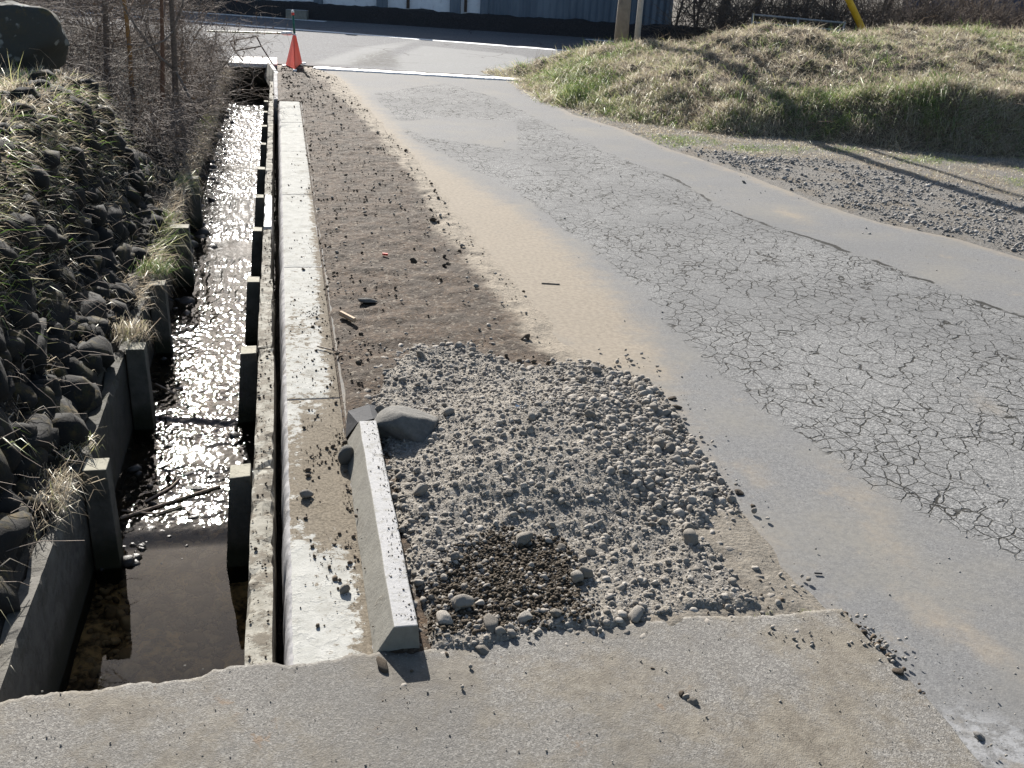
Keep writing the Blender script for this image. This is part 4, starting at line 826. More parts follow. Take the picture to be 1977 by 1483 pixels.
b = MB(); b.hexa(wallbox(wC + np.r_[dW, 0] * .002, wC + np.r_[dW, 0] * .06, .28, 5, -.02, .09)); b.build('corner_trim', M['steel'], e)
b = MB(); b.hexa(wallbox(wB - np.r_[dW, 0] * .2, wC + np.r_[dW, 0] * .3, 5.0, 5.15, -6.2, .4)); b.build('roof', M['sheet'], e)
tag(e, 'blue grey corrugated sheet metal warehouse across the main road', 'warehouse')
# dark planted strip at their foot
L = wC - (wA - np.r_[dW, 0] * 14); n = 420; t = np.linspace(0, 1.06, n); w = np.linspace(0, 1, 12); T, Wd = np.meshgrid(t, w); base = (wA - np.r_[dW, 0] * 14)
X = base[0] + L[0] * T + nW[0] * (.02 + .55 * Wd); Y = base[1] + L[1] * T + nW[1] * (.02 + .55 * Wd); Z = (.34 + .03 * fbm(X * 1.2, Y * 1.2, 240, 4)) * (1 - sst(.55, 1, Wd)) + .05 * fbm(X * 5, Y * 5, 241, 3) * (1 - Wd) - .01
V, q = grid(X, Y, Z); tag(mk('hedge_strip', V, q, M['darkbase'], smooth=True), 'low dark planted strip at the foot of the far wall', 'hedge', kind='stuff')
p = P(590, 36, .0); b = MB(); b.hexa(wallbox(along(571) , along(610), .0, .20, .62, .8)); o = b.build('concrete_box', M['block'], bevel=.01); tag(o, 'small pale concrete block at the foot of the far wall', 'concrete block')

# ---- grass bank on the right
xs = np.arange(3.1, 14.5, .05); ys = np.arange(8, 19, .05); X, Y = np.meshgrid(xs, ys); Zb, D = emb(X, Y); Z = np.where(D > -.15, Zb - .03 * sst(.03, -.1, D) , -.08)
V, q = grid(X, Y, Z); k = (D > -.12).ravel(); q = q[k[q].all(1)]; o = struct(mk('grass_bank', V, q, M['litter'], smooth=True, origin='zero'))
xs = np.concatenate([np.linspace(3.1, 14.5, 3), np.linspace(15, 26, 8)])
X, Y = np.meshgrid(np.linspace(14.3, 26, 40), np.linspace(-2, 20, 60)); Zb, D = emb(X, Y); V, q = grid(X, Y, Zb - .004); k = (D > -.2).ravel(); q = q[k[q].all(1)]; struct(mk('far_field', V, q, M['field'], smooth=True, origin='zero'))
r = np.random.default_rng(31)
def clumps(nc, nb, sample, hz, hmin, hmax, greenf, seed, spread=.09, tilt=.6, slope=None, w0=.0022, droop=(.3, 1.4)):
    r = np.random.default_rng(seed); C0 = sample(nc, r); nc = len(C0)
    g = greenf(C0, r); hc = r.uniform(hmin, hmax, nc) * (1 + .35 * (g > .7)); ang = r.uniform(0, 6.28, (nc, 2)); 
    idx = np.repeat(np.arange(nc), nb); n = len(idx); off = r.normal(0, spread, (n, 2)); pxy = C0[idx, :2] + off; z = hz(pxy[:, 0], pxy[:, 1])
    lean = np.stack([np.cos(ang[:, 0]), np.sin(ang[:, 0])], -1)[idx] * .35 + r.normal(0, tilt, (n, 2)) + off / spread * .28
    if slope is not None: lean = lean + slope(pxy)
    d = np.c_[lean, r.uniform(.5, 1.1, n)]; L_ = hc[idx] * r.uniform(.45, 1.25, n)
    tint = np.clip(g[idx] + r.normal(0, .10, n), 0, 1)
    return blades(np.c_[pxy, z - .01], d, L_, w0 * r.uniform(.6, 1.5, n) * (1 + .07 * pxy[:, 1]), r.uniform(*droop, n), r, tint)
def samp_emb(n, r):
    c = np.stack([r.uniform(3.2, 13.5, n * 3), r.uniform(7, 18.2, n * 3)], -1); z, d = emb(c[:, 0], c[:, 1]); inview = (c[:, 0] < c[:, 1] * .80 + .6); c = c[(d > .02) & inview]; return c[:n]
def green_emb(c, r):
    z, d = emb(c[:, 0], c[:, 1]); left = sst(5.6, 3.6, c[:, 0]); n_ = noise(c[:, 0] * 1.3, c[:, 1] * 1.3, 77)
    pg = .08 + .34 * left * (n_ > .45) + .22 * np.exp(-((d - .55) / .25) ** 2) * (n_ > .45) + .4 * ((n_ > .84)) ; k = r.uniform(0, 1, len(c)) < pg
    return np.where(k, r.uniform(.68, 1., len(c)), np.where(r.uniform(0, 1, len(c)) < .25 + .4 * left, r.uniform(.45, .6, len(c)), r.uniform(0, .45, len(c))))
def gslope(p):
    e_ = .15; zx = (emb(p[:, 0] + e_, p[:, 1])[0] - emb(p[:, 0] - e_, p[:, 1])[0]) / (2 * e_); zy = (emb(p[:, 0], p[:, 1] + e_)[0] - emb(p[:, 0], p[:, 1] - e_)[0]) / (2 * e_)
    return -np.c_[zx, zy] * .9
V, Fc, tt = clumps(6200, 24, samp_emb, embz, .06, .20, green_emb, 301, spread=.08, slope=gslope)
tag(mk('bank_grass', V, Fc, M['grass'], attrs={'tint': tt}), 'dry straw coloured and green grass covering the bank', 'grass', kind='stuff')
# tall tussocks hanging over the cut and dead stalks
def samp_rim(n, r): c = samp_emb(n * 6, r); z, d = emb(c[:, 0], c[:, 1]); return c[(d > .12) & (d < .95) & (c[:, 1] < 14.5)][:n]
V, Fc, tt = clumps(800, 50, samp_rim, embz, .12, .26, green_emb, 302, spread=.06, slope=lambda p: gslope(p) * 1.2, droop=(1.0, 2.6))
tag(mk('tussock_grass', V, Fc, M['grass'], attrs={'tint': tt}), 'longer grass tussocks hanging over the cut face of the bank', 'grass', kind='stuff')
def samp_toe(n, r):
    c = np.stack([r.uniform(3.2, 9.5, n * 8), r.uniform(6.5, 15.5, n * 8)], -1); d = sdist(c[:, 0], c[:, 1], EMB); g_ = sdist(c[:, 0], c[:, 1], SHP) + .14 * fbm(c[:, 0] * 3, c[:, 1] * 3, 88, 3); k = (d < .12) & (g_ < .05) & (c[:, 0] > interp(RR, c[:, 1]) + .10) & (c[:, 0] < c[:, 1] * .85 + 1); return c[k][:n]
V, Fc, tt = clumps(1800, 26, samp_toe, lambda x, y: np.maximum(embz(x, y), shz(x, y)), .025, .06, lambda c, r: np.where(noise(c[:, 0] * 2, c[:, 1] * 2, 4) > .72, r.uniform(.6, .95, len(c)), r.uniform(0, .5, len(c))), 303, spread=.07)
tag(mk('verge_grass', V, Fc, M['grass'], attrs={'tint': tt}), 'short dry grass at the foot of the bank', 'grass', kind='stuff')
S = []
for c in np.concatenate([samp_emb(450, r), samp_rim(500, r)]):
    z = float(embz(c[:1], c[1:2])[0]); d = nrm([r.normal(0, .8), r.normal(-.3, .7), r.uniform(.15, 1)]); L_ = r.uniform(.12, .42); p = np.array([c[0], c[1], z]); m_ = p + d * L_ * .5; d2 = nrm(d + [0, 0, -.8 * r.uniform()]); S += [(p, m_, .0028, .0022), (m_, m_ + d2 * L_ * .5, .0022, .001)]
V, q = prisms(S); tag(mk('dead_stalks', V, q, M['dryleaf']), 'bent dead weed stalks tangled over the grass bank', 'stalks', kind='stuff')
for u, v, y_, lab in [(1893, 52, 11.5, 'tall dry seed stalk on the bank top, nearer the pipe rail'), (1938, 60, 11.2, 'tall dry seed stalk on the bank top at the picture edge')]:
    p = PY(u, v, y_); z0 = float(embz(np.array([p[0]]), np.array([p[1]]))[0]); b = MB(); b.tube([(p[0], p[1], z0 - .02), (p[0] + .02, p[1], z0 + .12), (p[0] + .05, p[1], z0 + .27)], [.004, .003, .002], 4)
    for j in range(9): a_ = r.normal(0, 1, 3); t_ = z0 + r.uniform(.15, .28); b.tube([(p[0] + .035, p[1], t_), (p[0] + .035 + .02 * a_[0], p[1] + .02 * a_[1], t_ + .03)], [.004, .002], 4)
    tag(b.build('seed_stalk', M['dryleaf']), lab, 'weed stalk')

# ---- poles on the bank
def zat(u, v, z): return P(u, v, z)
def pole(x, y, r0, r1, h, mat, lab, name='utility_pole', bands=True):
    z0 = float(embz(np.array([x]), np.array([y]))[0]) - .1; e = empty(name, (x, y, z0)); b = MB()
    b.tube([(x, y, z0), (x, y, z0 + .9), (x + .01, y, z0 + h)], [r0, r0 * .86, r1], 20); b.build('shaft', mat, e, smooth=True)
    if bands:
        for k in range(3): b = MB(); zz = z0 + 2.2 + k * 1.1; b.tube([(x, y, zz), (x, y, zz + .05)], r0 * .9, 16); b.build('steel_band', M['steel'], e)
        b = MB(); b.box(x - .45, x + .45, y - .03, y + .03, z0 + h - .5, z0 + h - .42); b.build('crossarm', M['steel'], e)
    tag(e, lab, 'utility pole'); return e
x1, y1 = 5.19, 15.65; pole(x1, y1, .115, .085, 7.2, M['pole'], 'thick brown concrete utility pole on the grass bank')
x2, y2 = 5.53, 16.05; pole(x2 + .06, y2, .052, .048, 6.5, M['pole2'], 'thinner pale grey pole just behind the brown pole')
p0 = PY(1207, 111, 15.55); p1 = p0 + np.array([.022, .3, 2.6]); gw = empty('guy_wire', p0)
b = MB(); b.tube([p0 - [0, 0, .05], p0 + (p1 - p0) * .135], .022, 8); b.build('guard_sleeve', M['yellowgrey'], gw)
b = MB(); b.tube([p0 + (p1 - p0) * .135, p1], .014, 8); b.build('wire', M['black'], gw); tag(gw, 'thin guy wire with a faded yellow sleeve between the two poles', 'guy wire')
# yellow guard, pipe rail
a = PY(1660, 46, 16.5); b_ = PY(1636, -5, 16.7); gd = empty('guy_guard', a); b = MB(); b.tube([a - (b_ - a) * .4, a + (b_ - a) * 4], .058, 12); b.build('yellow_sleeve', M['yellow'], gd, smooth=True)
b = MB(); b.tube([a + (b_ - a) * 4, a + (b_ - a) * 9], .012, 6); b.build('wire', M['black'], gd); tag(gd, 'slanting bright yellow guy wire guard behind the grass bank', 'guy wire guard')
pr = empty('pipe_rail', PY(1452, 60, 17)); A = PY(1454, 28, 17); Bq = PY(1630, 44, 16.2); dz = np.array([0, 0, -.125])
b = MB(); b.tube([A, Bq], .016, 8); b.tube([A + dz, Bq + dz], .016, 8); b.build('rail', M['steel'], pr, smooth=True)
for q_ in (A, (A + Bq) / 2, Bq): b = MB(); b.tube([q_ + [0, 0, .02], q_ + [0, 0, -.55]], .018, 8); b.build('rail_post', M['steel'], pr, smooth=True)
tag(pr, 'low grey pipe railing behind the grass bank', 'railing')
# navy building behind the trees at right
p = PY(1722, 20, 30.); xx = p[0]; b = MB(); b.hexa([(xx, 29.5, -.05), (xx + 9, 29.5, -.05), (xx * 1.24 + 9, 36, -.05), (xx * 1.24, 36, -.05), (xx, 29.5, 4.5), (xx + 9, 29.5, 4.5), (xx * 1.24 + 9, 36, 4.5), (xx * 1.24, 36, 4.5)]); e = empty('navy_building', (p[0], 30, 0)); b.build('wall', M['bluewall'], e); b = MB(); b.box(p[0] - .3, p[0] + 9.3, 29.2, 36.3, 4.5, 4.7); b.build('roof', M['sheet'], e)
tag(e, 'dark navy building beyond the trees on the right', 'building')

# ---- bare shrubs and small trees
def shrub(name, x, y, z, specs, lab, cat, seed, bark='bark', twig='twig', lvl=3, kids=6, group=None, leaves=0, leafm='dryleaf', bend=.25, up=.12, thin=1.):
    r_ = np.random.default_rng(seed); e = empty(name, (x, y, z)); segs = []
    for (dx, dy, L_, r0) in specs:
        branch(segs, (x + dx * .06, y + dy * .06, z - .05), (dx, dy, 1.6), L_, r0, lvl, r_, kids, bend, up)
    big = [s_ for s_ in segs if s_[4] == lvl]; sm = [s_ for s_ in segs if s_[4] < lvl]
    V, q = prisms(big, 8); mk('trunk', V, q, M[bark], e, smooth=True)
    if sm: V, q = prisms([(a, b, c * thin, d * thin, l) for a, b, c, d, l in sm], 3); mk('twigs', V, q, M[twig], e)
    if leaves:
        k = r_.integers(0, len(sm), leaves); base = np.array([sm[i][1] for i in k]); n = leaves; V, Fc, tt = blades(base, r_.normal(0, 1, (n, 3)) + [0, 0, -.5], r_.uniform(.02, .05, n), r_.uniform(.008, .02, n), r_.uniform(0, 1, n), r_, r_.uniform(0, 1, n)); o = mk('dead_leaves', V, Fc, M[leafm], e)
    tag(e, lab, cat, group); return e
def onbank(u, v, z): return P(u, v, z)
gl = 'bare shrubs on the left bank'
def sh(u, v, zz, *a, **k): p = P(u, v, zz); z = float(lbz(np.array([p[0]]), np.array([p[1]]))[0]); return shrub(a[0], p[0], p[1], z, *a[1:], **k)
sh(304, 236, .1, 'bare_tree', [(.30, .1, 1.7, .026)], 'slim reddish bare trunk rising from the stone wall, left of its twin', 'tree', 501, bark='barkred', kids=7, group=gl)
sh(330, 246, .1, 'bare_tree', [(.20, .05, 1.75, .034)], 'slim grey bare trunk on the stone wall, the straighter of the twin trunks', 'tree', 502, kids=7, group=gl)
sh(202, 122, .5, 'bare_tree', [(.12, .1, 1.8, .034)], 'dark bare sapling trunk standing near the lichen boulder', 'tree', 503, kids=7, group=gl)
sh(249, 140, .4, 'bare_tree', [(.10, .1, 1.8, .026)], 'orange barked bare sapling behind the twin trunks', 'tree', 504, bark='orange', kids=6, group=gl)
labs = ['tangled brown bramble thicket hanging over the ditch by the culvert', 'bare twiggy shrub beside the stream under the twin trunks', 'dense bare thicket farthest along the left bank', 'bare bush behind the grass at the top of the stone wall',
        'spreading bare bush at the upper left picture edge', 'low twiggy growth on the bank above the pale stream rock', 'bare arching bush behind the orange sapling', 'dry bush standing close to the bent steel frame', 'dry bramble clump half way to the culvert', 'bare bush right behind the lichen boulder', 'bare thicket filling the gap between the two bank saplings']
spots = [(-1.4, 14.2, 9, 1.25, 1.1), (-1.0, 9.2, 5, .7, .6), (-1.5, 15.6, 9, 1.7, 1.3), (-2.4, 9.2, 7, 1.2, 1.0), (-3.6, 10.0, 7, 1.5, 1.0), (-1.05, 11.2, 7, .8, .8), (-2.0, 12.5, 8, 1.5, 1.0), (-1.4, 15.9, 8, 1.0, .8), (-1.1, 12.6, 8, 1.1, .9), (-4.2, 12.5, 8, 1.8, 1.1), (-2.3, 15.0, 9, 1.9, 1.2)]
for i, (x, y, n, L_, sp) in enumerate(spots):
    r_ = np.random.default_rng(520 + i); z = float(lbz(np.array([x]), np.array([y]))[0]); specs = [(r_.normal(0, sp * .8), r_.normal(0, sp * .8), L_ * r_.uniform(.6, 1.1), .008 * r_.uniform(.7, 1.4)) for _ in range(n)]
    shrub('bare_bush', x, y, z, specs, labs[i], 'bush', 540 + i, lvl=2, kids=9, group=gl, leaves=300, bend=.38, up=.02, thin=1.5, bark='twig')
gt = 'bare trees beyond the grass bank'
tl = ['bare tree right beside the warehouse corner', 'thick dark bare tree behind the bank, left of the pipe rail', 'bare tree behind the left end of the pipe rail', 'bare tree behind the middle of the pipe rail', 'bare bush behind the yellow guard', 'bare tree just right of the yellow guard', 'thin bare tree in front of the navy building', 'bare bush at the far right behind the bank top', 'twiggy bush left of the thick dark tree']
for i, (u, y, r0, L_) in enumerate([(1300, 23.5, .05, 2.8), (1385, 21.5, .14, 3.6), (1452, 22.5, .07, 3.0), (1530, 21, .05, 2.6), (1600, 22, .04, 2.2), (1690, 20.5, .05, 2.6), (1765, 22.5, .03, 2.2), (1890, 22, .04, 2.0), (1345, 22, .04, 2.2)]):
    p = PY(u, 60, y); r_ = np.random.default_rng(560 + i); specs = [(r_.normal(0, .3), r_.normal(0, .3), L_ * r_.uniform(.7, 1.1), r0 * r_.uniform(.6, 1)) for _ in range(2 if i not in (4, 7) else 4)]
    shrub('bare_tree', p[0], y, .0, specs, tl[i], 'tree', 580 + i, lvl=3, kids=9, group=gt, leaves=350, bend=.35, up=.05, thin=1.8)
# brush on the ground behind the bank
r = np.random.default_rng(305); S = []
for i in range(8500):
    x = r.uniform(8.2, 20); y = 18.6 + 3.4 * r.uniform() ** 1.5; p = np.array([x, y, r.uniform(-.05, 1.0)]); d = nrm([r.normal(0, .6), r.normal(0, .6), r.uniform(.1, 1.2)]); L_ = r.uniform(.4, 1.2); ra = r.uniform(.004, .010)
    for j in range(3): d = nrm(d + r.normal(0, .25, 3) + [0, 0, -.1]); q_ = p + d * L_ / 3; S.append((p, q_, ra, ra * .7)); p = q_; ra *= .7
V, q = prisms(S); tag(mk('bare_undergrowth', V, q, M['bark']), 'dark tangled bare undergrowth behind the grass bank', 'undergrowth', kind='stuff')
def samp_b(n, r): c = np.stack([r.uniform(8.6, 22, n), 18.8 + 4 * r.uniform(0, 1, n) ** 1.4], -1); return c
V, Fc, tt = clumps(1500, 44, samp_b, lambda x, y: x * 0, .25, .8, lambda c, r: r.uniform(0, .35, len(c)), 305, spread=.25, w0=.003, droop=(.2, 1.))
tag(mk('dry_brush', V, Fc, M['brush']), 'tall brown dry brush between the far trees', 'brush', kind='stuff')

r = np.random.default_rng(71); S = []
n = 5200; y = 6.2 + 10.6 * r.beta(1.3, 1.1, n); x = -1.0 - 3.6 * r.beta(1., 1.6, n) - .15 * (y < 9); z = lbz(x, y); hh = .25 + 1.5 * sst(-.9, -2.6, x + 0 * y) * sst(6., 9, y) + .25 * sst(12, 15, y)
kf = ((x < -1.25) | (y > 9.5)) & ~((x > -3.4) & (x < -1.2) & (y < 8.6)); 
for i in np.where(kf)[0]:
    p = np.array([x[i], y[i], z[i] + r.uniform(0, hh[i] * .6)]); d = nrm([r.normal(.15, .8), r.normal(-.1, .8), r.uniform(-.1, 1.1)]); L_ = r.uniform(.25, .7) * (.6 + .4 * hh[i]); ra = r.uniform(.0016, .0042)
    for j in range(4): d = nrm(d + r.normal(0, .28, 3) + [0, 0, -.14]); q_ = p + d * L_ / 4; S.append((p, q_, ra, ra * .8)); p = q_; ra *= .8
V, q = prisms(S); tag(mk('bramble_thicket', V, q, M['twig']), 'tangled mass of bare brown brambles over the left bank', 'brambles', kind='stuff')
n = 9000; y = 7.5 + 9.2 * r.uniform(0, 1, n); x = -.95 - 4.5 * r.beta(1, 1.5, n); base = np.c_[x, y, lbz(x, y) + r.uniform(0, .08, n)]; V, Fc, tt = blades(base, np.c_[r.normal(0, 1, (n, 2)), r.uniform(0, .8, n)], r.uniform(.03, .12, n), r.uniform(.003, .012, n), r.uniform(0, 2, n), r, r.uniform(0, 1, n)); tag(mk('leaf_litter', V, Fc, M['dryleaf']), 'brown dead leaves and stems under the bare shrubs', 'leaf litter', kind='stuff')

# ---- left bank
xs = np.concatenate([np.arange(-9, -2.5, .15), np.arange(-2.5, -.85, .035)]); ys = np.arange(2.2, 16.6, .05); X, Y = np.meshgrid(xs, ys); V, q = grid(X, Y, lbz(X, Y)); V2, q2 = grid(X, Y, lbz(X, Y))
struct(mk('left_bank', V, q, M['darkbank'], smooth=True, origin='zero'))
X, Y = np.meshgrid(np.linspace(-40, -8.8, 30), np.linspace(-4, 16.5, 30)); Zc = 1.35 + .02 * X * 0 + fbm(X * .3, Y * .3, 52, 3) * .2; V, q = grid(X, Y, Zc); struct(mk('left_field', V, q, M['field'], smooth=True, origin='zero'))
# dry stone retaining wall: stones are its parts
sw = empty('stone_retaining_wall', (-1.2, 5., -.1)); r = np.random.default_rng(601); cnt = 0
for row in range(7):
    t_ = (row + .4) / 8.2; y = 2.30 + .15 * (row % 2)
    while y < 9.2:
        s_ = r.uniform(.10, .17)
        if cnt < 99 and not (y > 7.4 and r.uniform() < .5):
            nr = float(sst(9.5, 7.2, np.array(y))); x = -.86 - .03 * math.sin(y * 1.3) - .07 - (.40 * nr + .8 * (1 - nr)) * t_ + r.normal(0, .02)
            z = float(lbz(np.array([x]), np.array([y]))[0]) - .015 + r.normal(0, .012)
            rv, rf = rock(3, 620 + cnt, 9, 1., .2, .9, .5); R = rotm(r, 1, .3)[0]; W = (rv @ R.T) * [s_ * .62, s_ * 1.15, s_ * .72] + [x, y + s_ * .5, z]
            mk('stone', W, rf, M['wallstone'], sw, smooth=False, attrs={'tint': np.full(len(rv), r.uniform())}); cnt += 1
        y += s_ * r.uniform(1.9, 2.5) * 1.5
tag(sw, 'dark mossy dry stone retaining wall above the ditch', 'stone wall')
# chinking stones
n = 1500; y = r.uniform(2.3, 9.8, n); x = -.92 - .60 * r.beta(1, 1.1, n) - .3 * (y > 7.5) * r.uniform(0, 1, n); s1 = np.clip(r.lognormal(math.log(.048), .45, n), .015, .11); V, Fc, tt = scatter(np.stack([x, y, lbz(x, y) + .01], -1), s1, RV, 602); tag(mk('wall_rubble', V, Fc, M['wallstone'], attrs={'tint': tt}), 'small dark rubble between the wall stones', 'rubble', kind='stuff')
p = PY(46, 72, 7.9); rv, rf = rock(4, 643, 9, .95, .14, .95); bo = mk('lichen_boulder', rv * [.32, .30, .33] + [p[0] - .10, p[1], p[2] - .04], rf, M['bigrock'], smooth=True, attrs={'tint': np.full(len(rv), .5)}); tag(bo, 'big dark boulder spotted with pale lichen at the top left', 'boulder')
# grass on the bank top, over the panels, dry weeds on the wall
def lb2(x, y): return lbz(x, y)
def samp_top(n, r): c = np.stack([-1.08 - 2.2 * r.beta(1, 2.2, n * 3), r.uniform(4.0, 9.5, n * 3)], -1); c = c[(lbz(c[:, 0], c[:, 1]) > .60)]; return c[:n]
V, Fc, tt = clumps(2100, 34, samp_top, lb2, .07, .17, lambda c, r: np.where(r.uniform(0, 1, len(c)) < .08, r.uniform(.7, 1, len(c)), np.where(r.uniform(0, 1, len(c)) < .6, r.uniform(.4, .56, len(c)), r.uniform(0, .4, len(c)))), 311, spread=.08, w0=.003, tilt=.8, slope=lambda p: np.tile([.35, -.2], (len(p), 1)))
tag(mk('bank_top_grass', V, Fc, M['grass'], attrs={'tint': tt}), 'matted pale dry grass on top of the stone wall', 'grass', kind='stuff')
r = np.random.default_rng(95); n = 30000; y = r.uniform(2.3, 9.8, n); x = -.93 - .62 * r.beta(1.1, 1, n); k = noise(x * 6, y * 6, 96) > .42; x, y = x[k], y[k]; n = len(x)
V, Fc, tt = blades(np.c_[x, y, lbz(x, y) + r.uniform(-.01, .055, n)], np.c_[r.normal(.5, .6, n), r.normal(0, .6, n), r.uniform(-.2, .8, n)], r.uniform(.02, .09, n), r.uniform(.002, .007, n), r.uniform(.6, 2.6, n), r, r.uniform(0, 1, n))
tag(mk('matted_growth', V, Fc, M['brush']), 'matted dark brown dead growth between the wall stones', 'dead growth', kind='stuff')
def samp_wall(n, r): y = 2.3 + 7.5 * r.uniform(0, 1, n); x = -.93 - .55 * r.beta(1.2, 1, n); return np.stack([x, y], -1)
V, Fc, tt = clumps(180, 24, samp_wall, lambda x, y: lbz(x, y) + .05, .06, .16, lambda c, r: np.where(r.uniform(0, 1, len(c)) < .10, r.uniform(.7, 1, len(c)), r.uniform(0, .45, len(c))), 312, spread=.03, w0=.0026, tilt=.7, slope=lambda p: np.tile([.5, -.1], (len(p), 1)), droop=(1, 2.6))
tag(mk('wall_weeds', V, Fc, M['grass'], attrs={'tint': tt}), 'dry and green weeds growing from the stone wall joints', 'weeds', kind='stuff')
gg = 'grass tufts overhanging the ditch panels'
for i, (x, y, nb, L_, g_, lab) in enumerate([(-.88, 3.38, 420, .17, .3, 'thick straw coloured grass tuft flopping over the nearest dark post'), (-.86, 3.75, 120, .12, .5, 'small mossy grass tuft just behind the nearest dark post'), (-.82, 5.0, 330, .16, .35, 'dry grass tuft beside the lit topped second dark post'), (-.80, 6.05, 300, .17, .85, 'bright green grass tuft hanging at the third dark post'),
        (-.86, 7.3, 160, .12, .8, 'small green tuft behind the fourth dark post'), (-.93, 2.42, 160, .12, .45, 'grass tuft at the corner of the bridge and ditch'), (-1.0, 2.75, 150, .14, .5, 'dry weeds on the shelf above the lit panel edge')]):
    r_ = np.random.default_rng(660 + i); n = nb; off = r_.normal(0, 1, (n, 2)) * [.045, .10 if i == 0 else .05]; base = np.c_[x + off[:, 0], y + off[:, 1], np.full(n, -.06 if i < 5 else -.03) + .03 * r_.uniform(0, 1, n)]
    d = np.c_[r_.normal(.45, .5, n), r_.normal(-.2, .55, n), r_.uniform(.5, 1.2, n)]; V, Fc, tt = blades(base, d, L_ * r_.uniform(.4, 1.2, n), .0026 * r_.uniform(.6, 1.4, n), r_.uniform(.8, 2.8, n), r_, np.clip(g_ + r_.normal(0, .18, n), 0, 1))
    tag(mk('grass_tuft', V, Fc, M['grass'], attrs={'tint': tt}), lab, 'grass tuft', gg)
r = np.random.default_rng(91); n = 2600; y = 5.4 + 10.6 * r.uniform(0, 1, n); x = -.84 + r.normal(0, .035, n); base = np.c_[x, y, -.07 + r.uniform(-.02, .06, n)]
V, Fc, tt = blades(base, np.c_[r.normal(.9, .6, n), r.normal(0, .7, n), r.uniform(-.1, .9, n)], r.uniform(.05, .24, n) * (.6 + .8 * noise(y * 1.3, y * 0, 92)), .0026 * r.uniform(.6, 1.6, n), r.uniform(1.0, 3.2, n), r, np.clip(.20 + r.normal(0, .15, n) + .45 * (noise(y * 2, y * 0, 93) > .85), 0, 1))
tag(mk('trailing_weeds', V, Fc, M['grass'], attrs={'tint': tt}), 'dry grass and weeds trailing over the dark ditch panels', 'weeds', kind='stuff')
S = []
for i in range(1500):
    y0 = r.uniform(8.6, 16.2); p = np.array([-.9 - r.uniform(0, .35), y0, .0 + r.uniform(0, .45)]); d = nrm([r.uniform(.1, 1), r.normal(-.2, .7), r.uniform(-.3, .8)]); L_ = r.uniform(.15, .55)
    for j in range(4): d = nrm(d + r.normal(0, .25, 3) + [0, 0, -.28]); q_ = p + d * L_ / 4; S.append((p, q_, .0028, .002)); p = q_
V, q = prisms(S); tag(mk('drooping_twigs', V, q, M['twig']), 'thin brown twigs drooping from the left bank over the ditch', 'twigs', kind='stuff')
S = []; r = np.random.default_rng(33)
for i in range(380):
    y = r.uniform(2.3, 9); x = -.93 - r.uniform(0, .55); z = float(lbz(np.array([x]), np.array([y]))[0]) + .06; p = np.array([x, y, z]); d = nrm([r.uniform(.0, .9), r.normal(0, .6), r.uniform(.0, .9)]); L_ = r.uniform(.08, .30)
    for j in range(4): d = nrm(d + r.normal(0, .25, 3) + [0, 0, -.28]); q_ = p + d * L_ / 4; S.append((p, q_, .0017, .0013)); p = q_
V, q = prisms(S); tag(mk('root_strands', V, q, M['twig']), 'thin dry stems and roots trailing down the stone wall', 'stems', kind='stuff')
# stream stones and branches
for (u, v, s_, lab) in [(368, 912, .035, 'dark wet stone in the stream, left of two near the stick'), (372, 940, .040, 'dark wet stone beside the long stick in the stream'), (365, 680, .035, 'dark wet stone standing clear of the rapid by the third post'), (430, 566, .035, 'dark stone in the glittering riffle near the far posts'), (330, 855, .03, 'low wet stone near the stone wall side of the stream'), (446, 838, .025, 'dark wet stone under the kerb side wall')]:
    p = P(u, v, ZL + .015); stone(p[0], p[1], ZL + .004, s_, lab, mat=M['wet_stone'], sq=(1.3, .9, .6))
r = np.random.default_rng(44); n = 330; n = 620; y = np.concatenate([r.uniform(3.7, 15, n - 60), r.uniform(3.6, 3.95, 60)]); x = np.where(r.uniform(0, 1, n) < .65, r.uniform(-.80, -.6, n), r.uniform(-.78, -.28, n)); x = x - .02; x = np.where((y > 6) & (x < -.55), x - .04, x); s1 = np.clip(r.lognormal(math.log(.014), .5, n), .006, .04) * (1 + .9 * ((y > 6) & (x < -.58)))
V, Fc, tt = scatter(np.stack([x, y, ZL - .004 + 0 * y], -1), s1, RV, 45); tag(mk('stream_pebbles', V, Fc, M['wet_stone'], smooth=True, attrs={'tint': tt}), 'dark wet pebbles breaking the surface of the stream', 'pebbles', kind='stuff')
y = r.uniform(2.3, 4.0, 700); x = r.uniform(-.8, -.3, 700); s1 = np.clip(r.lognormal(math.log(.014), .5, 700), .006, .05); V, Fc, tt = scatter(np.stack([x, y, -.575 + 0 * y], -1), s1, RV, 46, .2); tag(mk('bed_stones', V, Fc, M['bedstone'], smooth=True, attrs={'tint': tt}), 'brown stones on the bed of the calm pool', 'pebbles', kind='stuff')
for i, (pp, rad, lab) in enumerate([([(232, 1000), (300, 978), (370, 955), (425, 938)], .006, 'long thin stick lying across the stream before the calm pool'), ([(280, 968), (330, 940), (345, 925)], .005, 'short stick jammed beside the long stick in the stream'), ([(235, 985), (300, 992), (352, 975), (365, 990)], .004, 'crooked twig caught at the head of the calm pool'),
        ([(300, 742), (345, 765)], .010, 'stub of wood leaning out of the water by the second dark post'), ([(455, 660), (440, 560), (447, 400)], .003, 'long reed stem lying down the stream far off')]):
    if i == 4: pp = [(449, 445), (448, 400), (447, 378)]
    b = MB(); b.tube([P(u, v, ZL + .018) for u, v in pp], rad, 5); tag(b.build('stick', M['driedwood']), lab, 'stick')
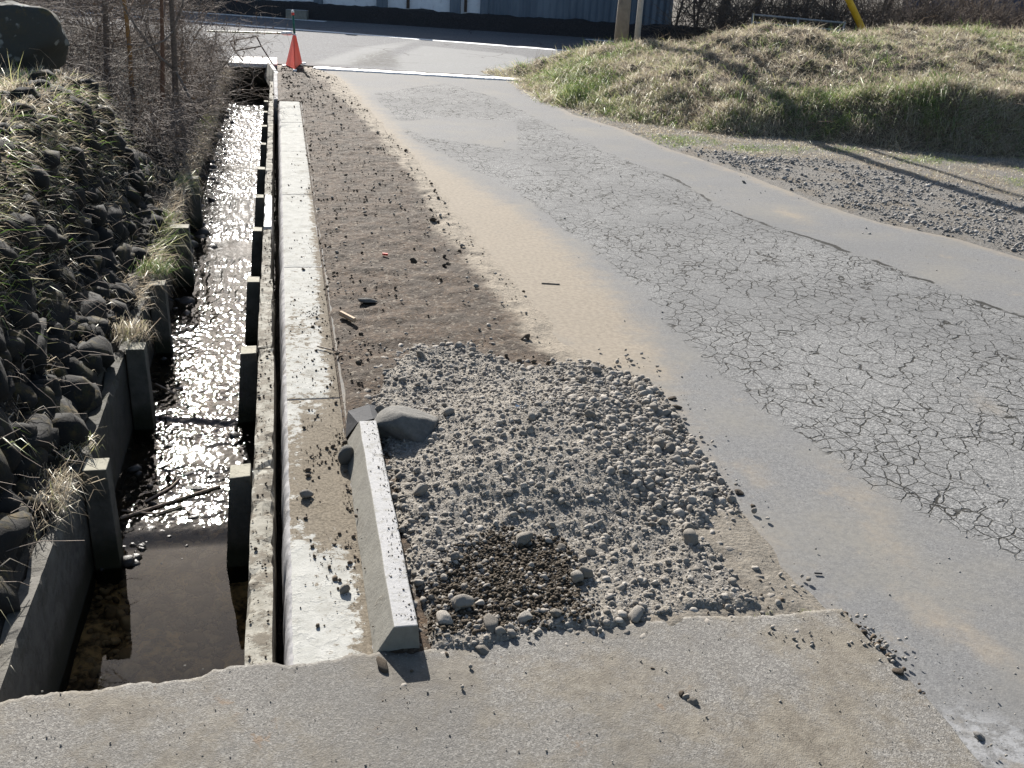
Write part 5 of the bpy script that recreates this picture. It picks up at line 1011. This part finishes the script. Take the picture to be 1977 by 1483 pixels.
# weeds and debris trails in water
# ---- small debris on the soil
def lying(name, pp, z, rad, m_, lab, cat): b = MB(); b.tube([P(u, v, z) for u, v in pp], rad, 6); return tag(b.build(name, M[m_]), lab, cat)
lying('wood_piece', [(657, 604), (684, 618)], .035, .014, 'wood', 'short piece of pale wood on the soil near the kerb', 'wood')
lying('stick', [(1572, 1106), (1587, 1107)], .006, .003, 'black', 'short black stick on the asphalt right of the heap', 'stick')
lying('stick', [(612, 668), (660, 680)], .012, .004, 'driedwood', 'thin root lying across the kerb block edge', 'stick')
lying('stick', [(1045, 546), (1080, 548)], .006, .004, 'driedwood', 'thin dark twig on the sandy edge', 'stick')
lying('red_scrap', [(738, 490), (748, 491)], .03, .008, 'redbit', 'tiny red plastic scrap on the soil strip', 'scrap')
# bent dark sheet of scrap at the head of the standing block
ax = [PY(668, 818, 3.74), PY(671, 793, 3.80), PY(712, 780, 3.90), PY(727, 783, 3.92)]; bx_ = [PY(667, 845, 3.66), PY(690, 815, 3.66), PY(720, 808, 3.74), PY(735, 806, 3.78)]
Vv = [tuple(v) for v in ax + bx_]; Vv += [(v[0], v[1], v[2] - .006) for v in Vv]; Fc = [(0, 1, 5, 4), (1, 2, 6, 5), (2, 3, 7, 6), (8, 12, 13, 9), (9, 13, 14, 10), (10, 14, 15, 11), (0, 8, 9, 1), (1, 9, 10, 2), (2, 10, 11, 3), (4, 5, 13, 12), (5, 6, 14, 13), (6, 7, 15, 14), (0, 4, 12, 8), (3, 11, 15, 7)]
tag(mk('broken_sheet', Vv, Fc, M['black']), 'bent dark sheet sticking up behind the standing block', 'scrap')
stone(PY(734, 790, 3.74)[0], 3.74, PY(734, 790, 3.74)[2], .026, 'stone resting on the end of the bent dark sheet')
stone(.19, 3.45, .03, .055, 'upright stone slab leaning against the outside of the standing block', mat=M['boulder'], sq=(.45, .75, .8))
for (u, v, lab) in [(1001, 788, 'pale translucent plastic scrap on the heap'), (1060, 782, 'small bluish plastic flake on the heap')]:
    p = P(u, v, .10); b = MB(); b.add([(p[0] - .018, p[1] - .01, p[2]), (p[0] + .015, p[1] - .012, p[2] + .008), (p[0] + .018, p[1] + .012, p[2] + .003), (p[0] - .01, p[1] + .014, p[2] + .012), (p[0], p[1], p[2] - .004)], [(0, 1, 2, 3), (1, 0, 4), (2, 1, 4), (3, 2, 4), (0, 3, 4)]); tag(b.build('plastic_scrap', M['plastic']), lab, 'scrap')
# green weeds at the bridge corner
for (x0, y0, lab) in [(*P(1475, 1180, .02)[:2], 'tiny green weed at the bridge edge, left of two'), (*P(1560, 1178, .02)[:2], 'tiny green weed at the bridge edge by the asphalt')]:
    r_ = np.random.default_rng(int(x0 * 1000)); n = 60; V, Fc, tt = blades(np.c_[x0 + r_.normal(0, .02, n), y0 + r_.normal(0, .008, n), np.full(n, .005)], np.c_[r_.normal(0, .7, (n, 2)), np.ones(n)], r_.uniform(.008, .022, n), r_.uniform(.001, .002, n), r_.uniform(0, 1, n), r_, r_.uniform(.5, 1, n)); tag(mk('weed', V, Fc, M['grass'], attrs={'tint': tt}), lab, 'weed')
for o in bpy.data.objects:
    if '_o' in o: del o['_o']
